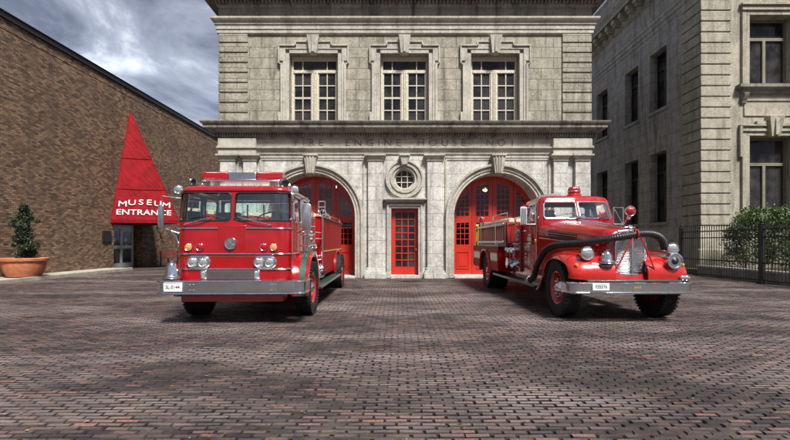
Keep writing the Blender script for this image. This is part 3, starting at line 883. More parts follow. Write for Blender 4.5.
m = MB(); m.box(XW-.6, XW-.5, 22.4, 25.1, 0, 2.7); m.box(XW-.5, xd, y1+.001, y1+.4, 0, 2.62); m.box(XW-.5, xd, 22.4, y0, 0, 2.62); m.box(XW-.5,xd,y0,y1,2.321,2.62); m.build('door_recess', M['brick'], lb)

# awning: three sided red canvas pyramid on the wall
aw = thing('entrance_awning', 'tall pointed red canvas awning with white lettering over the museum doors', 'awning', (XW, 23.6, 2.5))
P1 = Vector((XW+.01, 22.2, 2.54)); P2 = Vector((-11.55, 23.2, 2.54)); P3 = Vector((XW+.01, 25.9, 2.54)); AP = Vector((XW+.05, 23.76, 8.47))
def canvas_mat():
    m, nt, b = nodes('red_canvas'); p = world_pos(nt)
    nt.links.new(mixc(nt, ramp(nt, noise(nt, p, 2.2, 6, .6), [(.35,0.),(.7,1.)]), (.16,.003,.006), (.26,.005,.010)), b.inputs['Base Color'])
    b.inputs['Roughness'].default_value = .7; b.inputs['Specular IOR Level'].default_value = .12
    w = N(nt, 'ShaderNodeTexWave'); w.inputs['Scale'].default_value = 1.3; w.inputs['Distortion'].default_value = 9; w.bands_direction = 'DIAGONAL'; nt.links.new(p, w.inputs[0])
    h = math_n(nt, 'ADD', w.outputs['Fac'], noise(nt, p, 4, 4))
    bump(nt, b, h, .14, .05)
    return m
M['canvas'] = canvas_mat()
def sheet(A, B, C_, n=14, sag=.05, name='canvas_face'):
    A, B, C_ = Vector(A), Vector(B), Vector(C_); nrm = (B-A).cross(C_-A).normalized()
    idx = {}; m = MB()
    for i in range(n+1):
        for j in range(n+1-i):
            u, v = i/n, j/n; w_ = 1-u-v
            p = A*w_+B*u+C_*v - nrm*sag*27*u*v*w_*(1+.3*math.sin(9*v+4*u))
            idx[(i,j)] = len(m.v); m.v.append(tuple(p))
    for i in range(n):
        for j in range(n-i):
            m.f.append((idx[(i,j)], idx[(i+1,j)], idx[(i,j+1)]))
            if i+j < n-1: m.f.append((idx[(i+1,j)], idx[(i+1,j+1)], idx[(i,j+1)]))
    return m
sheet(P1, P2, AP, 16, .03).build('front_canvas', M['canvas'], aw, sharp=60)
sheet(P2, P3, AP, 12, .05).build('side_canvas', M['canvas'], aw, sharp=60)
v = MB()
for a, b in ((P1, P2), (P2, P3)):
    dd = (b-a); nn = Vector((dd.y, -dd.x, 0)).normalized()*.02
    v.obox(a-Vector((0,0,.16))+nn*0, dd, nn, Vector((0,0,.17)))
v.build('valance', M['canvas'], aw)
v = MB()
for a, b in ((P1,P2),(P2,P3),(P1,AP),(P2,AP),(P3,AP)): v.cyl(a-Vector((0,0,.02)), b-Vector((0,0,.02)), .022, n=8)
v.build('frame_tubes', M['canvas'], aw)
rt = (P2-P1).normalized(); upv = (AP-(P1+P2)/2); upv = (upv-rt*upv.dot(rt)).normalized(); nn = rt.cross(upv)
if nn.y > 0: nn = -nn
mid = P1+(P2-P1)*.5
def awpt(t, h): return P1+(P2-P1)*t+upv*h+nn*.034
up_ = upv
for ch, px, h, sz in (('M',.155,.82,.42),('U',.29,.90,.41),('S',.42,.93,.41),('E',.54,.93,.41),('U',.67,.88,.41),('M',.80,.80,.42)):
    text_obj('lettering', ch, sz, awpt(px, h), rt, upv, M['white'], aw, .004, 0, xs=1.35)
text_obj('lettering', 'ENTRANCE', .40, awpt(.475, .38), rt, upv, M['white'], aw, .004, .002, xs=1.22, space=1.02)

v = MB()
for t in (.27, .55):
    A_ = P1+(AP-P1)*t; B_ = P2+(AP-P2)*t; v.cyl(A_+nn*.012, B_+nn*.012, .012, n=6)
v.build('canvas_seam', M['canvas'], aw)

# wall lamp, plaque
def wlamp(y, z, lab):
    t = thing('wall_lamp', lab, 'lamp', (XW, y, z), group='lamps on the brick wall')
    m = MB(); m.box(XW, XW+.04, y-.06, y+.06, z-.14, z+.12); m.tube([(XW+.03,y,z+.06),(XW+.16,y,z+.12),(XW+.22,y,z+.05)], .014); m.build('bracket', M['black'], t)
    m = MB(); m.lathe([(.03,-.22),(.07,-.18),(.10,0),(.0,.06)], (XW+.22,y,z), (0,0,1), 12); m.build('lantern', M['headlens'], t)
wlamp(26.5, 2.42, 'small lantern bracketed on the brick wall just right of the museum doors')
wlamp(29.0, 1.72, 'small lantern on the brick wall farthest along, half hidden by the left fire engine')
pl = thing('wall_plaque', 'dark rectangular plaque on the brick wall left of the museum doors', 'plaque', (XW, 21.9, 1.7))
m = MB(); m.box(XW, XW+.05, 21.55, 22.2, 1.37, 1.96); m.build('board', M['plaque'], pl, bevel=.01)
m = MB(); m.box(XW+.05, XW+.058, 21.60, 22.15, 1.42, 1.91); m.build('inset', M['greydark'], pl, bevel=.003)

# bench by the wall
bn = thing('bench', 'dark wooden bench with red back rail against the far brick wall', 'bench', (-13.9, 27.2, 0))
bx, by = -13.9, 27.2
for yy_ in (by-1.0, by+1.0):
    for dx in (-.22, .22):
        m = MB(); m.box(bx+dx-.03, bx+dx+.03, yy_-.03, yy_+.03, 0, .45 if dx > 0 else .85); m.build('leg', M['black'], bn)
m = MB()
for k in range(4): m.box(bx-.22+k*.125, bx-.12+k*.125, by-1.1, by+1.1, .45, .48)
m.build('seat', M['redframe'], bn)
m = MB()
for k in range(3): m.box(bx-.25, bx-.22, by-1.1, by+1.1, .55+k*.11, .63+k*.11)
m.build('backrest', M['redframe'], bn)

# potted shrub
px_, py_ = -13.72, 16.15
pot = thing('plant_pot', 'wide terracotta bowl planter on the walkway against the brick wall', 'planter', (px_, py_, .115))
m = MB(); m.lathe([(.40,0),(.50,.03),(.60,.22),(.65,.46),(.66,.58),(.72,.60),(.73,.68),(.70,.71),(.64,.69),(.62,.60)], (px_,py_,.117), (0,0,1), 40, cap=False); m.lathe([(.40,0),(.1,0.0)], (px_,py_,.119), (0,0,1), 40)
m.build('bowl', M['terracotta'], pot)
m = MB(); m.lathe([(.625,0),(.4,.04),(0,.05)], (px_,py_,.74), (0,0,1), 24, cap=False); m.build('soil', M['soil'], pot)
def leaves(name, mat, parent, fn, count, size, seed, flat=.6):
    r_ = random.Random(seed); vs = []; fs = []; rv = []
    o = OFF.get(parent.name, Vector((0,0,0))) if parent else Vector((0,0,0))
    for _ in range(count):
        p, nrm = fn(r_)
        p = Vector(p)-o
        d_ = Vector((r_.gauss(0,1), r_.gauss(0,1), r_.gauss(0,.7))).normalized()
        d_ = (d_*flat+Vector(nrm)*(1-flat)).normalized()
        t_ = d_.orthogonal().normalized(); a = r_.uniform(0, 6.28)
        t_ = Matrix.Rotation(a, 3, d_) @ t_; b_ = d_.cross(t_)
        s_ = size*r_.uniform(.6, 1.35)
        n = len(vs)
        vs += [tuple(p-t_*s_*.5), tuple(p+b_*s_*.28+d_*s_*.08), tuple(p+t_*s_*.5), tuple(p-b_*s_*.28+d_*s_*.08)]
        fs.append((n,n+1,n+2,n+3)); rv.append(min(1, max(0, r_.gauss(.45,.25))))
    me = bpy.data.meshes.new(name); me.from_pydata(vs, [], fs); me.update(); rnd_attr(me, rv); me.materials.append(mat)
    ob = bpy.data.objects.new(name, me); col.objects.link(ob)
    if parent: ob.parent = parent
    return ob
sh = thing('potted_shrub', 'slim dark evergreen shrub growing in the terracotta bowl', 'shrub', (px_, py_, .74))
cl = []
rr = random.Random(5)
for i in range(60):
    z = rr.uniform(.92, 2.70); wd = .56*math.sin(min(1, (2.95-z)/1.3)*PI/2)*(.75+.35*math.sin(z*7)); a = rr.uniform(0, 6.28); q = rr.uniform(.1, 1)
    cl.append((px_+math.cos(a)*wd*q, py_+math.sin(a)*wd*q, z, rr.uniform(.07,.19)))
m = MB()
for c_ in cl: m.tube([(px_+rr.uniform(-.04,.04), py_, .74+(c_[2]-.74)*.3), ((px_+c_[0])/2+.02, (py_+c_[1])/2, .74+(c_[2]-.74)*.75), c_[:3]], [.014,.009,.004], 5)
m.build('stems', M['bark'], sh)
def fnp(r_):
    c_ = r_.choice(cl); v_ = Vector((r_.gauss(0,1), r_.gauss(0,1), r_.gauss(0,1))).normalized()
    return (Vector(c_[:3])+v_*c_[3]*r_.uniform(.3,1.1), v_)
leaves('foliage', M['leaf_dark'], sh, fnp, 9500, .07, 11)

# ================================================================ RIGHT BUILDING
XS, YS = 14.0, 20.3
rb = thing('grey_stone_building', 'tall grey limestone civic building with deep windows and bracketed cornice on the right', 'building', (XS, YS, 0))
fs_ = lambda s, z, d=0: (XS+d, s, z); ff = lambda s, z, d=0: (s, YS+d, z)
sideW = []
for y0, y1 in ((22.95,24.45),(25.65,27.15),(29.4,31.0),(33.6,35.1)):
    sideW.append((Hole(y0, y1, 2.45, 6.22), Hole(y0, y1, 8.5, 11.7)))
H2 = [h for p in sideW for h in p]
mb = MB(); shell(mb, fs_, YS, 50, -.2, 12.8, H2, .42); 
frW = []
for c in (17.25, 20.9, 24.5):
    frW += [Hole(c-1.06, c+1.06, 1.9, 6.29), Hole(c-1.06, c+1.06, 8.62, 11.85)]
shell(mb, ff, XS, 28, -.2, 12.8, frW, .5)
# separate materials for the two faces
def split_build(mb, pred, name, mat, parent):
    m2 = MB(); 
    for f_ in mb.f:
        c_ = [sum(mb.v[i][k] for i in f_)/len(f_) for k in range(3)]
        if pred(c_):
            n = len(m2.v); m2.v += [mb.v[i] for i in f_]; m2.f.append(tuple(range(n, n+len(f_))))
    return m2.build(name, mat, parent, flat=True)
split_build(mb, lambda c: (c[0]-XS) < (c[1]-YS), 'side_wall', M['stone_side'], rb)
split_build(mb, lambda c: (c[0]-XS) >= (c[1]-YS), 'front_wall', M['stone_front'], rb)
mb = MB(); mb.box(28.001, 28.4, YS+.01, 50, -.2, 17.4); mb.box(XS+.01, 28, 50, 50.4, -.2, 17.4); mb.build('rear_walls', M['stone_side'], rb)
mb = MB(); mb.box(XS+.4, 28, YS+.5, 50, 15.3, 15.5); mb.build('roof', M['greydark'], rb)
# side windows
def deep_window(h, f, d, name='window', swap=False):
    fr = MB(); s0, s1, z0, z1 = h.s0+.01, h.s1-.01, h.z0+.01, h.z1-.01; cm = (s0+s1)/2; ztr = z0+(z1-z0)*.72
    def B(mbx, a, b, za, zb, p0, p1):
        A = f(a, za, d+p0); C_ = f(b, zb, d+p1); mbx.box(A[0], C_[0], A[1], C_[1], A[2], C_[2])
    B(fr, s0, s0+.1, z0, z1, 0, .08); B(fr, s1-.1, s1, z0, z1, 0, .08); B(fr, s0+.101, s1-.101, z1-.1, z1, .001, .08); B(fr, s0+.101, s1-.101, z0, z0+.1, .001, .08)
    B(fr, s0+.101, s1-.101, ztr-.07, ztr+.07, -.02, .08); B(fr, cm-.07, cm+.07, z0+.101, ztr-.071, -.02, .08)
    wn = fr.build(name, M['greydark'] if swap else M['darkframe'], rb)
    gl = MB(); A = f(s0, z0, d+.06); C_ = f(s1, z1, d+.065); gl.box(A[0], C_[0], A[1], C_[1], A[2], C_[2]); gl.build('pane', M['winglass'], wn)
    return wn
M['darkframe'] = simple('olive_window_frame', (.17,.16,.115), .6)
for h in H2:
    deep_window(h, fs_, .40, swap=True)
    m = MB(); m.box(XS-.09, XS+.38, h.s0-.12, h.s1+.12, h.z0-.16, h.z0+.0); m.build('window_sill', M['stone_side'], rb, bevel=.01)
for h in frW: deep_window(h, ff, .46)
# front window dressings
for c in (17.25, 20.9, 24.5):
    m = MB(); e = 1.06
    for sgn in (-1, 1):
        for z0, z1, lower in ((1.6, 6.29, True), (8.62, 11.85, False)):
            m.box(c+sgn*e, c+sgn*(e+.22), YS-.05, YS+.03, z0, z1)
            m.box(c+sgn*(e+.222), c+sgn*(e+.38), YS-.12, YS+.03, z0, z1+.1)
            if lower: m.box(c+sgn*(e+.382), c+sgn*(e+.50), YS-.15, YS+.03, 5.3, 6.72)
    m.box(c-e-.22, c+e+.22, YS-.051, YS+.03, 6.291, 6.48); m.box(c-e-.38, c+e+.38, YS-.121, YS+.03, 6.482, 6.60)
    m.box(c-e-.5, c+e+.5, YS-.151, YS+.03, 6.722, 6.78); m.box(c-.8, c+.8, YS-.152, YS+.03, 6.79, 6.95)
    m.box(c-e-.22, c+e+.22, YS-.052, YS+.03, 11.851, 12.05); m.box(c-e-.38, c+e+.38, YS-.122, YS+.03, 12.052, 12.25); m.box(c-e-.45, c+e+.45, YS-.2, YS+.03, 12.26, 12.36)
    m.build('window_surround', M['stone_front'], rb, bevel=.012)
    m = MB(); plan_loft(m, [(.0,8.22),(.04,8.26),(.04,8.36),(.16,8.42),(.2,8.46),(.2,8.60),(0,8.62)], c-e-.42, c+e+.42, YS-.12, YS+.02); m.build('window_sill', M['stone_dark'], rb, sharp=20)
    for sgn in (-1, 1):
        m = MB(); m.prism([(YS-.28,8.22),(YS+.02,8.22),(YS+.02,7.72),(YS-.1,7.78),(YS-.14,7.95),(YS-.24,8.05)], 'x', c+sgn*1.35-.11, c+sgn*1.35+.11); m.build('sill_bracket', M['stone_dark'], rb, bevel=.01)
    m = MB(); m.box(c-e-.25, c+e+.25, YS-.05, YS+.03, 7.9, 7.96); m.box(c-e-.25, c+e+.25, YS-.05, YS+.03, 7.2, 7.26); m.box(c-e-.25, c-e-.19, YS-.05, YS+.03, 7.261, 7.899); m.box(c+e+.19, c+e+.25, YS-.05, YS+.03, 7.261, 7.899); m.build('apron_panel', M['stone_front'], rb, bevel=.008)
    m = MB(); k0, k1 = 6.22, 7.15; m.rings([[(c-.2,YS-.24,k0),(c+.2,YS-.24,k0),(c+.2,YS+.05,k0),(c-.2,YS+.05,k0)],[(c-.34,YS-.32,k1),(c+.34,YS-.32,k1),(c+.34,YS+.05,k1),(c-.34,YS+.05,k1)]])
    m.box(c-.09, c+.09, YS-.34, YS-.2, k0+.05, k1-.12); m.build('keystone', M['stone_front'], rb, bevel=.012)
# quoins of the corner (banded rustication on both faces)
m = MB(); z0 = 2.15; h = .495; i = 0
while z0+h < 13.6:
    m.box(XS-.07, XS+1.34, YS-.07, YS+1.35, z0+.028, z0+h-.028); z0 += h; i += 1
m.build('quoins', M['stone_front'], rb, bevel=.02)
# plinth
m = MB(); plan_loft(m, [(.26,-.2),(.26,1.05),(.20,1.10),(.20,1.50),(.16,1.62),(.12,1.8),(.07,2.1),(.0,2.15)], XS, 28, YS, 50, cap=False); m.build('plinth', M['stone_front'], rb, sharp=20)
# entablature and bracketed cornice
m = MB(); plan_loft(m, [(.0,12.7),(.05,12.78),(.05,12.95),(.09,12.98),(.09,13.2),(.14,13.25),(.14,13.40),(.05,13.48),(.05,14.5),(.12,14.55),(.2,14.6),(.2,15.15),(.75,15.2),(.75,15.42),(.9,15.62),(.9,15.7),(.1,15.8),(.02,15.82),(.02,17.3),(.08,17.32),(.08,17.5),(0,17.5)], XS, 28, YS, 50); m.build('cornice', M['stone_side'], rb, sharp=20)
y = YS+.1
while y < 46:
    m = MB(); m.box(XS-.7, XS-.201, y, y+.3, 14.86, 15.17); m.box(XS-.6, XS-.201, y+.03, y+.27, 14.72, 14.86); y += .85; m.build('modillion', M['stone_front'], rb, bevel=.02)
x = XS+.1
while x < 28:
    m = MB(); m.box(x, x+.3, YS-.7, YS-.201, 14.86, 15.17); x += .85; m.build('modillion', M['stone_front'], rb, bevel=.02)
# interior darkness comes from closed panes

# planting bed, low wall, hedge
m = MB(); m.box(12.95, 30, 12.0, YS-.27, -.02, .22); struct(m.build('planting_bed', M['soil']))
lw_ = thing('low_garden_wall', 'low pale stone wall edging the planting bed behind the iron fence', 'wall', (12.8, 15.6, 0))
m = MB(); m.box(12.72, 12.94, 8, 18.7, -.02, .33); m.build('wall_body', M['stone_side'], lw_)
m = MB(); m.box(12.66, 13.0, 7.95, 18.75, .331, .42); m.build('wall_cap', M['white'] if False else M['stone_low'], lw_, bevel=.012)
hd = thing('hedge', 'clipped bright green hedge behind the iron fence under the stone building window', 'hedge', (16.8, 17.8, .2))
bl = []
rr = random.Random(21)
for i in range(150):
    x = rr.uniform(13.75, 20.5); y = rr.uniform(16.9, 18.9); top = 2.55+.16*math.sin(x*2.3)+.08*math.sin(x*5.1)+rr.uniform(-.1,.12)
    if x < 14.4: top -= (14.4-x)*.9
    z = rr.uniform(.5, top-.2); rad = rr.uniform(.28,.5)
    if rr.random() < .45: z = top-rad*.7
    bl.append((x, y, z, rad))
def fnh(r_):
    c_ = r_.choice(bl); v_ = Vector((r_.gauss(0,1), r_.gauss(0,1)-.3, r_.gauss(0,1)+.2)).normalized()
    return (Vector(c_[:3])+v_*c_[3]*(r_.uniform(.65,1.08) if r_.random() < .93 else r_.uniform(1.0,1.4)), v_)
leaves('foliage', M['leaf_hedge'], hd, fnh, 42000, .085, 4, .55)
m = MB()
for i in range(12):
    x = 14.1+i*.55; m.tube([(x,17.9,.2),(x+.1,17.9,1.0),(x-.05,17.8,1.9)], [.03,.025,.01], 6)
m.build('stems', M['bark'], hd)

# iron fence
fe = thing('iron_fence', 'black wrought iron picket fence with square posts on the right', 'fence', (12.4, 15, 0))
XFe = 12.4
for y in (19.25, 15.0, 10.75):
    m = MB(); m.box(XFe-.07, XFe+.07, y-.07, y+.07, -.02, 2.0); m.box(XFe-.09, XFe+.09, y-.09, y+.09, 2.0, 2.03); m.box(XFe-.11, XFe+.11, y-.11, y+.11, -.02, .06)
    m.lathe([(.03,0),(.05,.03),(.06,.07),(.04,.12),(.0,.14)], (XFe,y,2.03), (0,0,1), 12); m.build('post', M['black'], fe, bevel=.006)
for y0, y1 in ((15.07,19.18),(10.82,14.93)):
    for z in (.10, .69, 1.57, 1.83):
        m = MB(); m.box(XFe-.02, XFe+.02, y0, y1, z-.022, z+.022); m.build('rail', M['black'], fe)
    m = MB(); n = 31
    for i in range(n):
        y = y0+(y1-y0)*(i+.5)/n
        m.box(XFe-.010, XFe+.010, y-.010, y+.010, .05, 1.98); m.lathe([(.010,0),(.024,.025),(.016,.07),(.0,.15)], (XFe,y,1.97), (0,0,1), 6)
    m.build('pickets', M['black'], fe)

# ---------------------------------------------------------------- litter and weeds in the joints
r_ = random.Random(77); vs = []; fs = []; rv = []
for _ in range(1500):
    y = r_.uniform(2.6, 17.0); x = r_.uniform(-min(13, y*1.0+1), min(12, y*1.0+1))
    if r_.random() < .3: y = 16.9+r_.gauss(0, .12); x = r_.uniform(-7, 7.5)
    if r_.random() < .08: x = 12.1+r_.gauss(0, .15)
    if r_.random() < .08: x = -13.1+r_.uniform(0, .3)
    y = min(y, 17.02); s_ = r_.uniform(.008, .026); a = r_.uniform(0, 6.28); n = len(vs)
    for k, (u, v) in enumerate(((-1,0),(0,-.5),(1,0),(0,.5))):
        vs.append((x+s_*(u*math.cos(a)-v*math.sin(a)), y+s_*(u*math.sin(a)+v*math.cos(a)), .006+(.006 if k % 2 else .0)+r_.uniform(0,.004)))
    fs.append((n,n+1,n+2,n+3)); rv.append(r_.random())
me = bpy.data.meshes.new('leaf_litter'); me.from_pydata(vs, [], fs); me.update(); rnd_attr(me, rv)
me.materials.append(leaf_mat('dry_leaf_litter', (.05,.04,.015), (.30,.22,.09)))
ob = bpy.data.objects.new('leaf_litter', me); col.objects.link(ob); tag(ob, 'scattered dry leaves and crumbs lying on the brick paving', 'leaf litter', kind='stuff')
# ================================================================ VEHICLE HELPERS
def rr_path(hw, y0, y1, r, cx=0, lean=0):
    """open path: back-left corner -> front -> back-right; returns (function s->(x,y,nx,ny), total length, s at key points)"""
    segs = []
    L1 = y1-(y0+r); La = PI/2*r; Lf = 2*(hw-r)
    tot = L1+La+Lf+La+L1
    def P(s):
        if s <= L1: return (cx-hw, y1-s, -1, 0)
        s -= L1
        if s <= La:
            a = s/r; return (cx-hw+r-r*math.cos(a), y0+r-r*math.sin(a), -math.cos(a), -math.sin(a))
        s -= La
        if s <= Lf: return (cx-hw+r+s, y0, 0, -1)
        s -= Lf
        if s <= La:
            a = s/r; return (cx+hw-r+r*math.sin(a), y0+r-r*math.cos(a), math.sin(a), -math.cos(a))
        s -= La
        return (cx+hw, y0+r+s, 1, 0)
    return P, tot, L1, La, Lf

def loft_ring_pts(P, tot, n, z, ins, cy, cx=0, dz=0, lean=0):
    out = []
    for i in range(n+1):
        x, y, nx, ny = P(tot*i/n); out.append((x-nx*ins, y-ny*ins+lean, z))
    return out

def wheel(root, x, y, r, w, side, rim_mat, dual=False, steer=0, lugs=10, hub='red'):
    """side=+1: outer face towards +x"""
    o = Vector((x, y, r)); ax = Vector((side*math.cos(steer), side*math.sin(steer)*-1 if False else math.sin(steer)*side, 0)).normalized()
    h = w/2; ri = r*.56
    # hub and lug nuts: the wheel part
    m = MB(); m.lathe([(.0,h-.02),(.05,h-.0),(.085,h-.02),(.10,h-.05),(.13,h-.08),(.14,h-.12)], o, ax, 20, cap=False)
    u = ax.cross(Vector((0,0,1))).normalized(); v = Vector((0,0,1))
    for i in range(lugs):
        a = 2*PI*i/lugs; c = o+(u*math.cos(a)+v*math.sin(a))*ri*.56
        m.cyl(c+ax*(h-.13), c+ax*(h-.045), .021, .015, 6)
    wh = m.build('wheel', M['chrome'], root)
    k = MB()
    k.lathe([(ri,-h*.8),(ri*1.02,-h*.3),(ri*.93,0),(ri*.95,h*.55),(ri*1.06,h*.72),(ri*1.08,h*.82),(ri*1.0,h*.86),(ri*.93,h*.72),(ri*.86,h*.35),(ri*.78,h-.15),(ri*.45,h-.125),(ri*.40,h-.10),(.02,h-.10)], o, ax, 40, cap=False)
    k.build('rim', rim_mat, wh)
    for i in range(5):
        hm = MB(); a = 2*PI*(i+.5)/5; c = o+(u*math.cos(a)+v*math.sin(a))*ri*.78*.83
        hm.cyl(c+ax*(h-.16), c+ax*(h-.125), .036, n=12); hm.build('hand_hole', M['black'], wh)
    t = MB()
    prof = [(ri,-h*.80),(ri*1.15,-h*.95),(r*.80,-h*1.05),(r*.93,-h*.99),(r*.975,-h*.86)]
    ng = 5
    for g_ in range(ng):
        a0 = -h*.82+g_*(h*1.64/ng); a1 = a0+h*1.64/ng
        prof += [(r, a0+.004), (r, a1-.012), (r*.972, a1-.010), (r*.972, a1-.001)]
    prof += [(r*.975,h*.86),(r*.93,h*.99),(r*.915,h*1.0),(r*.80,h*1.05),(r*.78,h*1.03),(ri*1.15,h*.95),(ri,h*.80)]
    t.lathe(prof, o, ax, 56, cap=False)
    # shoulder lugs
    for i in range(44):
        a = 2*PI*i/44; c = (u*math.cos(a)+v*math.sin(a)); tg = ax.cross(c)
        for sd in (-1, 1):
            p = o+c*(r*.935)+ax*(sd*h*.86)
            t.obox(p-tg*.018-ax*.03, tg*.036, ax*.06, c*(r*.066))
    t.build('tyre', M['rubber'], wh, sharp=28)
    return wh

def lamp(root, name, c, ax, r, depth, shell_mat, lens_mat, bulge=.3):
    ax = Vector(ax).normalized()
    m = MB(); m.lathe([(r*.25,-depth),(r*.7,-depth*.8),(r*.95,-depth*.35),(r*1.0,-.01),(r*1.06,-.012),(r*1.08,.004),(r*1.02,.012),(r*.93,.008),(r*.93,-.01)], c, ax, 28, cap=True)
    ob = m.build(name, shell_mat, root)
    m = MB(); m.lathe([(r*.93,0),(r*.75,r*bulge*.45),(r*.45,r*bulge*.8),(0,r*bulge)], c, ax, 28, cap=False); m.build('lens', lens_mat, ob)
    return ob

def body_box(root, name, cx, hw, y0, y1, z0, z1, yc, ra, mat):
    m = MB(); h = Hole(yc-ra, yc+ra, -9, 9, top=lambda s: .54+math.sqrt(max(0, ra*ra-(s-yc)**2)))
    for sx_ in (-1, 1):
        shell(m, lambda s, z, d=0: (cx+sx_*(hw-d), s, z), y0, y1, z0, z1, [h], .30)
    m.quad((cx-hw,y0,z0),(cx+hw,y0,z0),(cx+hw,y0,z1),(cx-hw,y0,z1)); m.quad((cx-hw,y1,z0),(cx+hw,y1,z0),(cx+hw,y1,z1),(cx-hw,y1,z1))
    m.quad((cx-hw,y0,z1),(cx+hw,y0,z1),(cx+hw,y1,z1),(cx-hw,y1,z1))
    b_ = m.build(name, mat, root, flat=True)
    k = MB()
    for sx_ in (-1, 1): k.box(cx+sx_*(hw-.33), cx+sx_*(hw-.31), yc-ra-.1, yc+ra+.1, .5, 1.25)
    k.build('wheel_well', M['black'], b_)
    return b_

def bell_obj(name, label, c, r, h, group=None, mat='chrome', mount=None):
    x, y, z = c
    t = thing(name, label, 'bell', (x, y, z), group=group)
    m = MB(); m.lathe([(r*1.04,0),(r*1.0,.012),(r*.86,h*.18),(r*.74,h*.40),(r*.68,h*.62),(r*.64,h*.80),(r*.52,h*.93),(r*.25,h*.99),(.0,h)], (x,y,z+.05), (0,0,1), 32, cap=False)
    m.lathe([(r*.95,.003),(r*.75,h*.2),(r*.5,h*.6),(0,h*.85)], (x,y,z+.05), (0,0,1), 32, cap=False)
    m.build('bell_body', M[mat], t)
    m = MB(); m.lathe([(r*1.04,.02),(r*1.06,.035),(r*1.02,.05)], (x,y,z+.045), (0,0,1), 32, cap=False); m.build('rim_band', M['steel'], t)
    m = MB(); m.lathe([(.03,h-.005),(.035,h+.008),(.02,h+.02),(.012,h+.03),(0,h+.034)], (x,y,z+.05), (0,0,1), 14); m.build('finial', M[mat], t)
    m = MB(); m.cyl((x,y,z-.0),(x,y,z+.10),.02); m.lathe([(.10,0),(.10,.012),(.04,.02),(.03,.05)], (x,y,z), (0,0,1), 20); m.build('pedestal', M['steel'], t)
    return t

# ================================================================ LEFT FIRE ENGINE (cab over, flat front)
LO = Vector((-2.775, 7.28, 0)); LY = R(1.2)
le = thing('fire_engine', 'flat fronted red cab over fire engine with light bar, parked before the left arch', 'fire engine', LO, LY, local=True)
def le_world(p): return LO+Matrix.Rotation(LY, 3, 'Z') @ Vector(p)
CX = -.07; HW = .985; CY0 = .30; CY1 = 2.25
P, tot, L1, La, Lf = rr_path(HW, CY0, CY1, .22, CX)
AXL = 1.28
BELT = 1.735
def fcab(s, z, d=0):
    x, y, nx, ny = P(s)
    x -= nx*d; y -= ny*d
    if z > BELT:
        t = z-BELT; y += .10*t*(1 if y < CY0+.5 else max(0, 1-(y-CY0-.5)/.6)); x += -(x-CX)*.045*t/1.0
    else:
        t = (BELT-z); y -= .02*math.sin(min(1, t/1.1)*PI)*(1 if y < CY0+.3 else 0)
    return (x, y, z)
# wheel arch cut in both sides
def arch_top(yc, r, zc):
    def g_(s):
        y = P(s)[1]; q = r*r-(y-yc)**2
        return zc+math.sqrt(q) if q > 0 else zc
    return g_
zt_ = arch_top(AXL, .62, .52)
sL0, sL1 = CY1-(AXL+.62), CY1-(AXL-.62)
hl = Hole(sL0, min(sL1, L1-.001), -9, 9, top=zt_); hr = Hole(tot-min(sL1, L1-.001), tot-sL0, -9, 9, top=zt_)
mid = tot/2
GW = .035
wsz0, wsz1 = 1.765, 2.255
wl = Hole(L1+.05, mid-GW, wsz0, wsz1, .07); wr = Hole(mid+GW, tot-L1-.05, wsz0, wsz1, .07)
dl = Hole(.95, L1-.12, 1.76, 2.24, .05); dr_ = Hole(tot-(L1-.12), tot-.95, 1.76, 2.24, .05)
bl_ = Hole(.15, .78, 1.76, 2.24, .05); br_ = Hole(tot-.78, tot-.15, 1.76, 2.24, .05)
mb = MB(); shell(mb, fcab, 0, tot, .50, 2.30, [hl, hr, wl, wr, dl, dr_, bl_, br_], .045, ds=.06, nz=4)
cabm = weld(mb).build('cab_body', M['red'], le, sharp=40)
# roof
rg_ = []
for ins, z in ((0,2.295),(.0,2.315),(.02,2.345),(.06,2.37),(.14,2.388),(.35,2.398),(.7,2.402)):
    ring_ = []
    for i in range(61):
        x, y, nx, ny = P(tot*i/60); xx, yy_, _ = fcab(tot*i/60, 2.30)
        k = ins
        ring_.append((CX+(xx-CX)*(1-k/1.0) if True else xx, (yy_-1.25)*(1-k/1.1)+1.25, z))
    rg_.append(ring_)
m = MB(); m.rings(rg_, True, False, True); roof = m.build('cab_roof', M['red'], le, sharp=50)
m = MB(); dpx = []
for i in range(0, 61):
    xx, yy_, _ = fcab(tot*i/60, 2.29, -.012); dpx.append((xx, yy_, 2.295))
m.tube(dpx, .012, 6); m.build('drip_rail', M['red'], roof)
m = MB(); a_ = fcab(0, .5); b_ = fcab(tot, .5)
shell(m, lambda s, z, d=0: (s, CY1-d*0-.001+d, z), a_[0]+.05, b_[0]-.05, .55, 2.29, [Hole(CX-.86, CX+.86, 1.77, 2.24, .05)], .03); m.build('cab_rear_wall', M['red'], le, flat=True)
# glass
for h in (wl, wr):
    g_ = MB(); hole_fill(g_, fcab, h, .025, .05, 5); ws = weld(g_).build('windscreen', M['glass'], le, sharp=60)
for h in (dl, dr_, bl_, br_):
    g_ = MB(); hole_fill(g_, fcab, h, .02, .2, 2); weld(g_).build('side_window', M['glass'], le)
# black rubber round glass
def frame_tube(f, h, d, r, mat, name, parent, n=10):
    pts = []
    S = [h.s0+(h.s1-h.s0)*i/24 for i in range(25)]
    cs = sorted(set([round(c, 4) for c in h.cuts()]+[round(c, 4) for c in S]))
    for s_ in cs: pts.append(f(s_, h.zb(s_), d))
    for s_ in reversed(cs): pts.append(f(s_, h.zt(s_), d))
    pts.append(pts[0]); m = MB(); m.tube(pts, r, 6, False); return m.build(name, mat, parent)
for h in (wl, wr): frame_tube(fcab, h, .004, .013, M['black'], 'window_seal', le)
for h in (dl, dr_, bl_, br_): frame_tube(fcab, h, 0, .016, M['chrome'], 'window_trim', le)
